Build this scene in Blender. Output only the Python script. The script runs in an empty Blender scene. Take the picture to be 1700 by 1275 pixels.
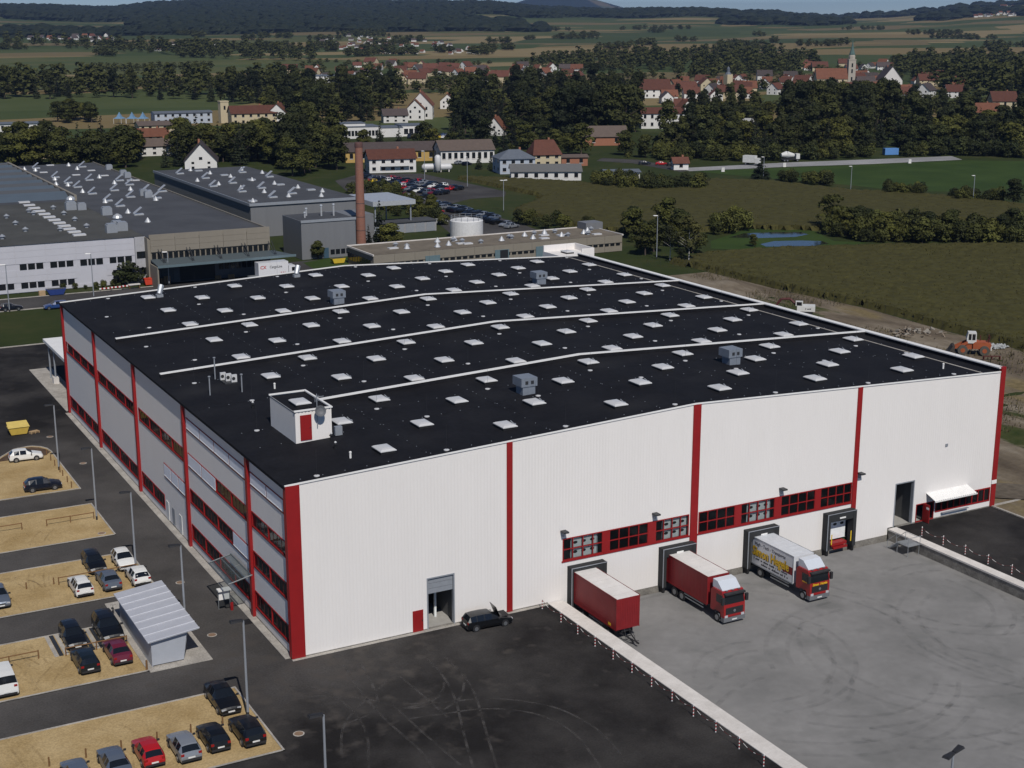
import bpy, bmesh, math, random
import numpy as np
from mathutils import Vector, Matrix
R = math.radians
rnd = random.Random(7)
scn = bpy.context.scene
COL = scn.collection
# ------------------------------------------------------------------ camera
CAM = Vector((-37.99, -109.49, 54.10)); YAW, PIT, FPX = 0.498, 0.2515, 2367.2
fw = Vector((math.sin(YAW)*math.cos(PIT), math.cos(YAW)*math.cos(PIT), -math.sin(PIT)))
rt = Vector((math.cos(YAW), -math.sin(YAW), 0)); up = rt.cross(fw)
cam_data = bpy.data.cameras.new('camera'); cam = bpy.data.objects.new('camera', cam_data); COL.objects.link(cam)
cam_data.sensor_width = 36; cam_data.lens = FPX/1700*36; cam_data.clip_start = 1; cam_data.clip_end = 60000
M = Matrix((rt, up, -fw)).transposed().to_4x4(); M.translation = CAM; cam.matrix_world = M
scn.camera = cam
# ------------------------------------------------------------------ sky, sun, exposure
SUN_EL, SUN_AZ = R(48), R(11.2)           # the sun stands in front of the hall, a little to its left
sun_dir = Vector((-math.sin(SUN_AZ)*math.cos(SUN_EL), -math.cos(SUN_AZ)*math.cos(SUN_EL), math.sin(SUN_EL)))
world = bpy.data.worlds.new('World'); scn.world = world; world.use_nodes = True
wn = world.node_tree.nodes; wl = world.node_tree.links
sky = wn.new('ShaderNodeTexSky'); sky.sky_type = 'NISHITA'; sky.sun_disc = False
sky.sun_elevation = SUN_EL; sky.sun_rotation = math.pi + SUN_AZ
sky.altitude = 400; sky.air_density = 0.5; sky.dust_density = 0.0; sky.ozone_density = 4.0
wl.new(sky.outputs[0], wn['Background'].inputs[0]); wn['Background'].inputs[1].default_value = 0.08
sun_data = bpy.data.lights.new('sun', 'SUN'); sun = bpy.data.objects.new('sun', sun_data); COL.objects.link(sun)
sun_data.energy = 3.6; sun_data.angle = R(0.53); sun_data.color = (1, .955, .89)
sun.rotation_euler = sun_dir.to_track_quat('Z', 'Y').to_euler()
scn.view_settings.view_transform = 'Standard'; scn.view_settings.look = 'None'
scn.view_settings.exposure = 0.12; scn.view_settings.gamma = 1; scn.view_settings.use_curve_mapping = False
scn.cycles.max_bounces = 6; scn.cycles.diffuse_bounces = 3; scn.cycles.glossy_bounces = 3
scn.cycles.transparent_max_bounces = 12; scn.cycles.volume_bounces = 0

# ------------------------------------------------------------------ geometry helpers
def ray(px, py):
    return fw + rt*((px-850)/FPX) - up*((py-637.5)/FPX)
def G(px, py, z=0.0):                      # a point of the photograph laid on level z
    d = ray(px, py); t = (z-CAM.z)/d.z
    return CAM + d*t
def V2(px, py, z=0.0):
    p = G(px, py, z); return p.x, p.y

class MB:
    def __init__(s): s.v = []; s.f = []; s.m = []
    def add(s, vs, fs, mi=0):
        b = len(s.v); s.v += [tuple(v) for v in vs]
        for f in fs: s.f.append([b+i for i in f]); s.m.append(mi)
        return s
    def box(s, x0, y0, z0, x1, y1, z1, mi=0):
        if x0 > x1: x0, x1 = x1, x0
        if y0 > y1: y0, y1 = y1, y0
        if z0 > z1: z0, z1 = z1, z0
        return s.add([(x0,y0,z0),(x1,y0,z0),(x1,y1,z0),(x0,y1,z0),(x0,y0,z1),(x1,y0,z1),(x1,y1,z1),(x0,y1,z1)],
                     [(0,3,2,1),(4,5,6,7),(0,1,5,4),(1,2,6,5),(2,3,7,6),(3,0,4,7)], mi)
    def quad(s, a, b, c, d, mi=0): return s.add([a,b,c,d], [(0,1,2,3)], mi)
    def prism(s, pts, z0, z1, mi=0):
        n = len(pts)
        return s.add([(x,y,z0) for x,y in pts]+[(x,y,z1) for x,y in pts],
                     [tuple(range(n-1,-1,-1)), tuple(range(n,2*n))]+[(i,(i+1)%n,n+(i+1)%n,n+i) for i in range(n)], mi)
    def extr(s, pts, axis, a0, a1, mi=0):  # closed profile of (u,z) swept along 'x' or 'y'
        n = len(pts); P = (lambda u,z,a:(a,u,z)) if axis == 'x' else (lambda u,z,a:(u,a,z))
        return s.add([P(u,z,a0) for u,z in pts]+[P(u,z,a1) for u,z in pts],
                     [tuple(range(n-1,-1,-1)), tuple(range(n,2*n))]+[(i,(i+1)%n,n+(i+1)%n,n+i) for i in range(n)], mi)
    def cyl(s, p0, p1, r0, r1=None, n=8, mi=0, caps=True):
        r1 = r0 if r1 is None else r1; p0 = Vector(p0); p1 = Vector(p1); d = (p1-p0).normalized()
        a = d.orthogonal().normalized(); b = d.cross(a); vs = []
        for p, r in ((p0,r0),(p1,r1)):
            for i in range(n):
                t = 2*math.pi*i/n; vs.append(p+a*(r*math.cos(t))+b*(r*math.sin(t)))
        fs = [(i,(i+1)%n,n+(i+1)%n,n+i) for i in range(n)]
        if caps: fs += [tuple(range(n-1,-1,-1)), tuple(range(n,2*n))]
        return s.add(vs, fs, mi)
    def tube(s, pts, r, n=6, mi=0):
        for a, b in zip(pts, pts[1:]): s.cyl(a, b, r, r, n, mi)
        return s
    def lathe(s, prof, n=12, c=(0,0,0), mi=0):
        vs = []; fs = []
        for r, z in prof:
            for i in range(n):
                t = 2*math.pi*i/n; vs.append((c[0]+r*math.cos(t), c[1]+r*math.sin(t), c[2]+z))
        for k in range(len(prof)-1):
            for i in range(n): fs.append((k*n+i, k*n+(i+1)%n, (k+1)*n+(i+1)%n, (k+1)*n+i))
        fs.append(tuple((len(prof)-1)*n+i for i in range(n)))
        return s.add(vs, fs, mi)
    def mesh(s, name, mats, smooth=False):
        me = bpy.data.meshes.new(name); me.from_pydata(s.v, [], s.f)
        for m in (mats if isinstance(mats, (list,tuple)) else [mats]): me.materials.append(m)
        me.polygons.foreach_set('material_index', s.m)
        if smooth: me.polygons.foreach_set('use_smooth', [True]*len(s.f))
        me.update(); return me
    def obj(s, name, mats, parent=None, loc=None, rz=0, smooth=False):
        return link(name, s.mesh(name, mats, smooth), parent, loc, rz)

def link(name, data, parent=None, loc=None, rz=0):
    o = bpy.data.objects.new(name, data); COL.objects.link(o)
    if parent is not None: o.parent = parent
    if loc is not None: o.location = loc
    if rz: o.rotation_euler = (0,0,rz)
    return o
def tag(o, label, cat, group=None):
    o['label'] = label; o['category'] = cat
    if group: o['group'] = group
    return o
def thing(name, label, cat, loc=(0,0,0), rz=0, group=None):
    return tag(link(name, None, None, loc, rz), label, cat, group)
def struct(name, mb, mats, kind='structure', parent=None):
    o = mb.obj(name, mats, parent); o['kind'] = kind; return o
def dup(root, loc, rz=0, label=None, scale=None):
    r = root.copy(); COL.objects.link(r); r.location = loc; r.rotation_euler = (0,0,rz)
    if scale: r.scale = scale if hasattr(scale, '__len__') else (scale,)*3
    if label: r['label'] = label
    for ch in root.children:
        c = ch.copy(); COL.objects.link(c); c.parent = r
        for g in ch.children:
            d = g.copy(); COL.objects.link(d); d.parent = c
    return r
ORD = ['first','second','third','fourth','fifth','sixth','seventh','eighth','ninth','tenth','eleventh','twelfth','thirteenth','fourteenth','fifteenth','sixteenth','seventeenth','eighteenth','nineteenth','twentieth']

# ------------------------------------------------------------------ materials
def nodes(name):
    m = bpy.data.materials.new(name); m.use_nodes = True
    return m, m.node_tree.nodes, m.node_tree.links, m.node_tree.nodes['Principled BSDF']
MATS = {}
def mat(name, col, rough=.7, metal=0, var=.12, scale=2.0, bump=0, spec=.4, detail=5, rand=0, world_pos=False, stretch=None):
    if name in MATS: return MATS[name]
    m, n, l, p = nodes(name); MATS[name] = m
    p.inputs['Roughness'].default_value = rough; p.inputs['Metallic'].default_value = metal
    p.inputs['Specular IOR Level'].default_value = spec
    c = tuple(col)+(1,)
    if world_pos: tc = n.new('ShaderNodeNewGeometry').outputs['Position']
    else: tc = n.new('ShaderNodeTexCoord').outputs['Object']
    if stretch:
        mp = n.new('ShaderNodeMapping'); mp.inputs['Scale'].default_value = stretch; l.new(tc, mp.inputs[0]); tc = mp.outputs[0]
    nz = n.new('ShaderNodeTexNoise'); nz.inputs['Scale'].default_value = scale; nz.inputs['Detail'].default_value = detail
    nz.inputs['Roughness'].default_value = .65; l.new(tc, nz.inputs['Vector'])
    mr = n.new('ShaderNodeMapRange'); mr.inputs[1].default_value = .25; mr.inputs[2].default_value = .75
    mr.inputs[3].default_value = 1-var; mr.inputs[4].default_value = 1+var; l.new(nz.outputs[0], mr.inputs[0])
    fac = mr.outputs[0]
    if rand:
        oi = n.new('ShaderNodeObjectInfo'); m2 = n.new('ShaderNodeMapRange'); m2.inputs[3].default_value = 1-rand; m2.inputs[4].default_value = 1+rand
        l.new(oi.outputs['Random'], m2.inputs[0]); mu = n.new('ShaderNodeMath'); mu.operation = 'MULTIPLY'
        l.new(fac, mu.inputs[0]); l.new(m2.outputs[0], mu.inputs[1]); fac = mu.outputs[0]
    vm = n.new('ShaderNodeVectorMath'); vm.operation = 'SCALE'; vm.inputs[0].default_value = col; l.new(fac, vm.inputs['Scale'])
    l.new(vm.outputs[0], p.inputs['Base Color'])
    if bump:
        b = n.new('ShaderNodeBump'); b.inputs['Strength'].default_value = bump; b.inputs['Distance'].default_value = .05
        l.new(nz.outputs[0], b.inputs['Height']); l.new(b.outputs[0], p.inputs['Normal'])
    return m
def glass(name, tint=(.02,.025,.03), amount=.35):
    if name in MATS: return MATS[name]
    m, n, l, p = nodes(name); MATS[name] = m
    p.inputs['Base Color'].default_value = tint+(1,); p.inputs['Roughness'].default_value = .06; p.inputs['Specular IOR Level'].default_value = .6
    tr = n.new('ShaderNodeBsdfTransparent'); tr.inputs[0].default_value = (.75,.8,.8,1)
    mx = n.new('ShaderNodeMixShader'); mx.inputs[0].default_value = amount
    l.new(p.outputs[0], mx.inputs[1]); l.new(tr.outputs[0], mx.inputs[2]); l.new(mx.outputs[0], n['Material Output'].inputs[0])
    return m
# ------------------------------------------------------------------ terrain
from mathutils import noise as mnoise
RIDGE = [(-900,14),(-300,8),(0,11),(80,12),(195,15),(300,7),(400,1),(500,3),(650,5),(800,5),(900,13),(1000,17),(1130,15),(1250,20),(1360,28),(1450,27),(1530,22),(1600,12),(1690,8),(1900,10),(2600,16)]
def lerp_tab(tab, u):
    if u <= tab[0][0]: return tab[0][1]
    for (a, ya), (b, yb) in zip(tab, tab[1:]):
        if u <= b:
            t = (u-a)/(b-a); t = t*t*(3-2*t); return ya+(yb-ya)*t
    return tab[-1][1]
def sstep(a, b, x):
    t = max(0, min(1, (x-a)/(b-a))); return t*t*(3-2*t)
def polar(x, y):
    dx, dy = x-CAM.x, y-CAM.y; d = math.hypot(dx, dy); az = math.atan2(dx, dy)-YAW
    az = max(-1.2, min(1.2, az)); return d, 850+FPX*math.tan(az)
def T(x, y):
    d, u = polar(x, y)
    if d < 1250: return -.06
    dr = 6300+700*math.sin(u*.004)
    zr = 54.1-20+15*sstep(1200, 1480, u)+(29-lerp_tab(RIDGE, u))*dr/FPX
    z = 13*sstep(1250, 3200, d)
    z += (16*sstep(2600, 4300, d))*(.75+.5*mnoise.noise((x*.0007, y*.0007, 3)))*(1-.3*sstep(3800, 5000, d))
    z += max(0, zr-z)*sstep(3000, dr, d)*(1-.55*sstep(dr, dr+3500, d))
    z += 4*mnoise.noise((x*.002, y*.002, 0))*sstep(1400, 2500, d)*(1-sstep(5600, 6400, d))
    pk = CAM+Vector((math.sin(YAW+.033), math.cos(YAW+.033), 0))*14000
    e = math.hypot(x-pk.x, y-pk.y); z = max(z, 235*math.exp(-(e/620)**1.5)+ (70 if e < 2500 else 0)*math.exp(-(e/1200)**2)) if d > 9500 else z
    return z-.06
def GT(px, py):                            # a far point of the photograph laid on the terrain
    dv = ray(px, py)
    t = 300.0
    while t < 20000:
        p = CAM+dv*t
        if p.z <= T(p.x, p.y): break
        t *= 1.012
    return p
def forest(x, y):
    d, u = polar(x, y)
    if d < 2300: return 0
    n = mnoise.noise((x*.0011+5, y*.0011, 1))+.6*mnoise.noise((x*.0034, y*.0034, 7))
    left = sstep(950, 500, u)
    t = sstep(2900, 5600, d); open_ = .16*sstep(700, 950, u)+.42*sstep(1150, 1450, u); return 1 if n > .36+open_-t*(.52+.42*left)-(.35-.12*sstep(1150, 1450, u))*sstep(5300, 6200, d) else 0
def axis(lo, hi, base, extra, fine):
    c = [lo]; s = 400
    vals = set(extra)
    x = fine[0]
    while x <= fine[1]: vals.add(round(x, 2)); x += fine[2]
    x, s = fine[1], base
    while x < hi: x += s; s *= 1.03; vals.add(round(x, 1))
    x, s = fine[0], 20
    while x > lo: x -= s; s *= 1.3; vals.add(round(x, 1))
    v = sorted(vals); out = [v[0]]
    for a in v[1:]:
        if a-out[-1] > .3 or a in extra: out.append(a)
    return out
XS = axis(-2500, 13000, 6, [25.8, 26.6, 68.6, 69.2, -90, 84], (-100, 300, 6))
YS = axis(-700, 16500, 6, [-131, -130, -.2, .5, 138], (-160, 420, 6))
vx = []; fm = []
for y in YS:
    for x in XS:
        pit = 26.5 < x < 68.7 and -130.5 < y < 0
        vx.append((x, y, -1.9 if pit else T(x, y))); fm.append(forest(x, y))
nx = len(XS)
fs = [(j*nx+i, j*nx+i+1, (j+1)*nx+i+1, (j+1)*nx+i) for j in range(len(YS)-1) for i in range(nx-1)]
gme = bpy.data.meshes.new('ground'); gme.from_pydata(vx, [], fs)
gme.polygons.foreach_set('use_smooth', [True]*len(fs))
at = gme.attributes.new('forest', 'FLOAT', 'POINT'); at.data.foreach_set('value', [float(f) for f in fm])
gm, n, l, p = nodes('countryside'); gme.materials.append(gm)
p.inputs['Roughness'].default_value = .95; p.inputs['Specular IOR Level'].default_value = .1
pos = n.new('ShaderNodeNewGeometry').outputs['Position']
def nz(scale, detail=4, vec=None, rough=.6):
    a = n.new('ShaderNodeTexNoise'); a.inputs['Scale'].default_value = scale; a.inputs['Detail'].default_value = detail; a.inputs['Roughness'].default_value = rough
    l.new(vec or pos, a.inputs['Vector']); return a.outputs[0]
def ramp(fac, stops, const=False):
    r = n.new('ShaderNodeValToRGB'); r.color_ramp.interpolation = 'CONSTANT' if const else 'LINEAR'
    while len(r.color_ramp.elements) < len(stops): r.color_ramp.elements.new(.5)
    for e, (q, c) in zip(r.color_ramp.elements, stops): e.position = q; e.color = tuple(c)+(1,)
    l.new(fac, r.inputs[0]); return r.outputs[0]
def mix(fac, a, b, mode='MIX'):
    x = n.new('ShaderNodeMix'); x.data_type = 'RGBA'; x.blend_type = mode
    if isinstance(fac, float): x.inputs[0].default_value = fac
    else: l.new(fac, x.inputs[0])
    for i, c in ((6,a),(7,b)):
        if isinstance(c, tuple): x.inputs[i].default_value = c+(1,)
        else: l.new(c, x.inputs[i])
    return x.outputs[2]
def mrange(v, a, b, c=0, d=1):
    x = n.new('ShaderNodeMapRange'); x.interpolation_type = 'SMOOTHSTEP'
    for i, q in enumerate((a,b,c,d)): x.inputs[1+i].default_value = q
    l.new(v, x.inputs[0]); return x.outputs[0]
grass = ramp(nz(.06, 8, rough=.7), [(.3,(.020,.030,.008)), (.5,(.028,.038,.011)), (.7,(.048,.048,.018))])
mp = n.new('ShaderNodeMapping'); mp.inputs['Rotation'].default_value = (0,0,.35); mp.inputs['Scale'].default_value = (.0026,.0062,0); l.new(pos, mp.inputs[0])
vo = n.new('ShaderNodeTexVoronoi'); vo.inputs['Scale'].default_value = 1; vo.distance = 'MANHATTAN'; l.new(mp.outputs[0], vo.inputs['Vector'])
sx = n.new('ShaderNodeSeparateColor'); l.new(vo.outputs['Color'], sx.inputs[0])
fld = ramp(sx.outputs[0], [(0,(.040,.062,.017)), (.2,(.18,.135,.062)), (.36,(.056,.076,.024)), (.5,(.14,.108,.052)), (.62,(.036,.056,.016)), (.76,(.22,.17,.085)), (.88,(.075,.085,.028))], True)
fld = mix(.2, fld, ramp(nz(.012, 7), [(.3,(.03,.03,.02)), (.7,(.12,.11,.06))]))
dist = n.new('ShaderNodeVectorMath'); dist.operation = 'DISTANCE'; l.new(pos, dist.inputs[0]); dist.inputs[1].default_value = (60,40,0)
col = mix(mrange(dist.outputs['Value'], 520, 560), grass, fld)
fa = n.new('ShaderNodeAttribute'); fa.attribute_name = 'forest'
col = mix(mrange(fa.outputs['Fac'], .35, .6), col, (.010,.016,.007))
l.new(col, p.inputs['Base Color'])
ground = link('ground', gme); ground['kind'] = 'structure'

# ------------------------------------------------------------------ paved site
def patched(name, dark, light, big, fine, lo=.4, hi=.62, rough=.9, stain=None, amp=.2, dusty=None, lift=None):
    m, n, l, p = nodes(name); p.inputs['Roughness'].default_value = rough; p.inputs['Specular IOR Level'].default_value = .12
    g = n.new('ShaderNodeNewGeometry').outputs['Position']
    a = n.new('ShaderNodeTexNoise'); a.inputs['Scale'].default_value = big; a.inputs['Detail'].default_value = 9; a.inputs['Roughness'].default_value = .62; l.new(g, a.inputs[0])
    b = n.new('ShaderNodeTexNoise'); b.inputs['Scale'].default_value = fine; b.inputs['Detail'].default_value = 4; l.new(g, b.inputs[0])
    af = a.outputs[0]
    if lift:                                    # older, paler surface around the parking lots
        dn = n.new('ShaderNodeVectorMath'); dn.operation = 'DISTANCE'; l.new(g, dn.inputs[0]); dn.inputs[1].default_value = lift[:3]
        dr_ = n.new('ShaderNodeMapRange'); dr_.interpolation_type = 'SMOOTHSTEP'; dr_.inputs[1].default_value = lift[3]; dr_.inputs[2].default_value = lift[4]; dr_.inputs[3].default_value = lift[5]; dr_.inputs[4].default_value = 0; l.new(dn.outputs['Value'], dr_.inputs[0])
        ad = n.new('ShaderNodeMath'); l.new(af, ad.inputs[0]); l.new(dr_.outputs[0], ad.inputs[1]); af = ad.outputs[0]
    r = n.new('ShaderNodeValToRGB'); r.color_ramp.elements[0].position = lo; r.color_ramp.elements[0].color = dark+(1,)
    r.color_ramp.elements[1].position = hi; r.color_ramp.elements[1].color = light+(1,); l.new(af, r.inputs[0])
    q = n.new('ShaderNodeMapRange'); q.inputs[1].default_value = .3; q.inputs[2].default_value = .7; q.inputs[3].default_value = 1-amp; q.inputs[4].default_value = 1+amp; l.new(b.outputs[0], q.inputs[0])
    v = n.new('ShaderNodeVectorMath'); v.operation = 'SCALE'; l.new(r.outputs[0], v.inputs[0]); l.new(q.outputs[0], v.inputs['Scale'])
    out = v.outputs[0]
    if stain:
        c = n.new('ShaderNodeTexNoise'); c.inputs['Scale'].default_value = stain[0]; c.inputs['Detail'].default_value = 6; l.new(g, c.inputs[0])
        cf = c.outputs[0]
        if dusty:                               # more trodden dust near the corner of the hall
            dn = n.new('ShaderNodeVectorMath'); dn.operation = 'DISTANCE'; l.new(g, dn.inputs[0]); dn.inputs[1].default_value = dusty[:3]
            dr_ = n.new('ShaderNodeMapRange'); dr_.inputs[1].default_value = 2; dr_.inputs[2].default_value = dusty[3]; dr_.inputs[3].default_value = .19; dr_.inputs[4].default_value = 0; l.new(dn.outputs['Value'], dr_.inputs[0])
            ad = n.new('ShaderNodeMath'); l.new(cf, ad.inputs[0]); l.new(dr_.outputs[0], ad.inputs[1]); cf = ad.outputs[0]
        s = n.new('ShaderNodeMapRange'); s.inputs[1].default_value = stain[2]-.06; s.inputs[2].default_value = stain[2]+.16; l.new(cf, s.inputs[0])
        x = n.new('ShaderNodeMix'); x.data_type = 'RGBA'; x.inputs[7].default_value = stain[1]+(1,); l.new(s.outputs[0], x.inputs[0]); l.new(out, x.inputs[6]); out = x.outputs[2]
    l.new(out, p.inputs['Base Color'])
    bu = n.new('ShaderNodeBump'); bu.inputs['Strength'].default_value = .25; bu.inputs['Distance'].default_value = .03; l.new(b.outputs[0], bu.inputs['Height']); l.new(bu.outputs[0], p.inputs['Normal'])
    return m
M_ASPH = patched('asphalt', (.0125,.0115,.0115), (.074,.069,.066), .09, 6, .41, .92, stain=(.5,(.062,.055,.05),.70), dusty=(0,-3,0,24), lift=(-24,34,0,30,58,.34))
M_ROAD = patched('old_asphalt', (.042,.040,.040), (.064,.061,.06), .08, 5)
M_TAN = patched('tan_gravel', (.30,.21,.096), (.41,.305,.16), .22, 7, .36, .66)
M_YARD = patched('concrete_yard', (.160,.158,.155), (.215,.211,.207), .12, 1.1, .34, .66, stain=(.22,(.135,.136,.132),.62), amp=.06)
M_CONC = patched('pale_concrete', (.52,.49,.46), (.60,.57,.54), .5, 5, amp=.05)
M_WALLC = patched('retaining_concrete', (.15,.14,.125), (.24,.225,.20), .6, 6)
M_KERB = patched('kerb_stone', (.28,.26,.235), (.38,.355,.32), .5, 9)
M_DIRT = patched('bare_soil', (.075,.06,.046), (.125,.104,.08), .09, 1.5, .35, .65)
M_GRAV = patched('pale_gravel', (.21,.21,.215), (.29,.29,.295), .05, 2)
def rect(x0, y0, x1, y1, z): return [(x0,y0,z),(x1,y0,z),(x1,y1,z),(x0,y1,z)]
asph = MB()
for r in ((-90,-135,25.4,0),(-90,0,-.35,138),(-.35,91.4,30,138),(69.4,-75,83.8,-.02)): asph.quad(*rect(*r, 0))
asphalt = struct('asphalt_yard', asph, M_ASPH)
yard = struct('concrete_loading_yard', MB().quad(*rect(26.9,-129,68.3,-.3,-1.25)), M_YARD)
# dusty strip of paving along the side wall
struct('concrete_apron', MB().box(-.75,.3,-.05,-.035,91,.05).box(-.4,92,-.05,3,120,.035).box(-.3,-.42,-.05,25.3,-.035,.04), M_KERB)
# retaining walls with joints between their cap slabs
def slabs(name, x0, x1, ys, zb, label):
    t = thing(name, label, 'wall'); b = MB().box(x0+.06, ys[-1], zb, x1-.06, ys[0], -.12); b.obj('wall_body', M_WALLC, t)
    for a, c in zip(ys, ys[1:]): MB().box(x0, c+.02, -.118, x1, a-.02, .06).obj('cap_slab', M_CONC, t)
slabs('retaining_wall', 25.4, 27.0, [-.1]+[-4.9-6.1*i for i in range(20)], -1.95, 'low concrete retaining wall with pale cap slabs left of the sunken yard')
slabs('retaining_wall', 68.2, 69.4, [-.1]+[-5.0-6.1*i for i in range(12)], -1.95, 'grey concrete retaining wall with pale cap right of the sunken yard')
# gravel parking lots edged with kerb stones
lots = [[(-60,38.4),(-6.25,38.4),(-6.25,50),(-60,50)], [(-60,21.2),(-6.25,21.2),(-6.25,32.7),(-60,32.7)],
        [(-60,3.6),(-11.75,3.6),(-11.75,15.1),(-60,15.1)], [(-60,-14.9),(-6.25,-14.9),(-6.25,-2.8),(-60,-2.8)]]
A = [(-60,56.3),(-6.15,56.0),(-6.15,73.2)]+[(-6.15-2.4*(1-math.cos(R(a))), 73.2+3.6*math.sin(R(a))) for a in (25,50,75,90)]+[(-10.3,76.4),(-12.4,73.6),(-14,70.5),(-60,66)]
lots.insert(0, A)
for pts in lots:
    lot = MB().prism(pts, -.05, .05); o = struct('gravel_parking_lot', lot, M_TAN)
    k = MB(); m = len(pts)
    for i in range(m):
        a, b = Vector(pts[i]), Vector(pts[(i+1)%m])
        if a.x < -50 and b.x < -50: continue
        d = (b-a); ln = d.length; d.normalize(); nn = Vector((d.y,-d.x)); c0, c1 = a-d*.0, b+d*.0
        k.prism([(c0+nn*.0)[:], (c1+nn*.0)[:], (c1-nn*.16)[:], (c0-nn*.16)[:]], -.04, .10+.003*(i%2)+.0015*(i==m-1))
    k.obj('kerb', M_KERB, o)
struct('soil_bed', MB().prism([(-7.2,71.6),(-6.35,72.9)]+[(-6.5-2.2*(1-math.cos(R(a))), 73+3.3*math.sin(R(a))) for a in (25,50,75,90)]+[(-10.2,75.9),(-12.2,73.3),(-13.2,71.6)], .0, .07), patched('dark_soil', (.07,.045,.03), (.11,.075,.05), .6, 8))
struct('kerb', MB().box(-90,138,-.05,24,138.35,.12).box(83.8,-60,-.05,84.1,0,.12).box(84.1,-.1,-.05,130,.2,.1), M_KERB)
struct('concrete_pad', MB().prism([(-11.75,3.3),(-6.3,3.3),(-6.3,20),(-11.75,20)], -.04, .055), M_KERB)
# paved ramp plates in the shelter-side lot
M_STEEL = mat('galvanised_steel', (.33,.35,.37), .45, .6, .1, 3)
M_DKSTEEL = mat('dark_steel', (.05,.052,.056), .5, .5)
pl = MB()
for i, x in enumerate((-18.3,-17.9,-17.45,-15.2,-14.75,-14.35,-13.9,-12.5)): pl.box(x, 10.2, .05, x+.36, 15.0, .075, i % 2)
tag(pl.obj('drain_grating', [M_KERB, M_DKSTEEL]), 'striped paving strips with dark channel gratings under the two black cars', 'paving')
# manhole covers
for i, (q, lab) in enumerate((((496,1218),'round manhole cover in the asphalt beside the nearest parking lot corner'), ((352,1054),'round manhole cover in the asphalt by the metal shelter'), ((299,967),'round manhole cover in the asphalt near the entrance canopy'), ((138,769),'round manhole cover in the asphalt near the dark car'), ((83,725),'round manhole cover in the asphalt near the yellow skip'), ((169,956-70),'round pale manhole cover in the empty gravel lot'))):
    x, y = V2(*q); MBc = MB().lathe([(.45,0),(.45,.012),(.36,.02)], 20, (x,y,.045 if i == 5 else -.005))
    MBc.lathe([(.35,0),(.35,.026),(0.01,.026)], 20, (x,y,.045 if i == 5 else -.005), 1)
    tag(MBc.obj('manhole_cover', [M_KERB, mat('rusty_iron', (.20,.13,.085), .8)]), lab, 'manhole')
# tyre marks
def ribbon(mb, pts, w, z):
    P = [Vector(p) for p in pts]; out = []
    for i in range(len(P)-1):                 # Catmull-Rom through the traced points
        p0, p1, p2, p3 = P[max(i-1,0)], P[i], P[i+1], P[min(i+2,len(P)-1)]
        for k in range(8):
            t = k/8; out.append(.5*((2*p1)+(p2-p0)*t+(2*p0-5*p1+4*p2-p3)*t*t+(3*p1-p0-3*p2+p3)*t**3))
    out.append(P[-1]); L = []; Rr = []
    for i, q in enumerate(out):
        d = (out[min(i+1,len(out)-1)]-out[max(i-1,0)]).normalized(); nn = Vector((-d.y,d.x))*w/2
        L.append((q.x+nn.x,q.y+nn.y,z)); Rr.append((q.x-nn.x,q.y-nn.y,z))
    for i in range(len(out)-1): mb.quad(L[i], Rr[i], Rr[i+1], L[i+1])
def faded(name, colr, lo, hi, amt):
    m, n, l, p = nodes(name); p.inputs['Base Color'].default_value = colr+(1,); p.inputs['Roughness'].default_value = .9; p.inputs['Specular IOR Level'].default_value = .1
    g = n.new('ShaderNodeNewGeometry').outputs['Position']; a = n.new('ShaderNodeTexNoise'); a.inputs['Scale'].default_value = .8; a.inputs['Detail'].default_value = 6; l.new(g, a.inputs[0])
    r = n.new('ShaderNodeMapRange'); r.inputs[1].default_value = lo; r.inputs[2].default_value = hi; r.inputs[4].default_value = amt; l.new(a.outputs[0], r.inputs[0])
    l.new(r.outputs[0], p.inputs['Alpha']); return m
tm = MB(); Z = lambda x, y: V2(480+x/3.269, 900+y/3.269)
for tr in ([(740,630),(830,720),(900,850),(950,1050),(1000,1226)], [(845,625),(960,740),(1020,860),(1075,1050),(1130,1226)], [(560,880),(820,870),(1050,850),(1250,860),(1450,900),(1600,970),(1700,1040),(1800,1150)],
           [(640,960),(850,930),(1050,905),(1250,915),(1420,960),(1560,1050),(1640,1150),(1690,1226)], [(390,660),(450,770),(480,870),(440,930),(320,980)], [(300,670),(380,800),(520,960),(700,1120),(780,1226)],
           [(560,880),(700,1010),(930,1210)], [(550,740),(480,800),(350,920),(290,1020),(285,1150)], [(600,730),(700,810),(860,950)], [(60,840),(230,835),(420,850),(600,900),(760,890)], [(840,760),(830,810),(760,870),(600,905)], [(950,760),(930,840),(840,910)],
           [(0,780),(160,800),(330,900),(420,1040),(430,1226)]):
    ribbon(tm, [Z(*q) for q in tr], .22, .004)
o = tm.obj('tyre_marks', faded('pale_tyre_dust', (.085,.08,.077), .35, .7, .75), asphalt)
tm = MB(); r2 = random.Random(3)
for i in range(26):
    cx, cy, rr, a0, da = r2.uniform(34,66), r2.uniform(-34,-12), r2.uniform(5,15), r2.uniform(0,6.28), r2.uniform(.8,2.4)
    for off in (0, 1.9):
        pts = [(cx+(rr+off)*math.cos(a0+da*k/6), cy+(rr+off)*math.sin(a0+da*k/6)) for k in range(7)]
        pts = [q for q in pts if 27.5 < q[0] < 67.6 and -60 < q[1] < -1]
        if len(pts) > 2: ribbon(tm, pts, .45, -1.246+.0006*i+.0003*(off>0))
tm.obj('tyre_marks', faded('dark_tyre_rubber', (.12,.12,.12), .38, .85, .26), yard)

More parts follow.
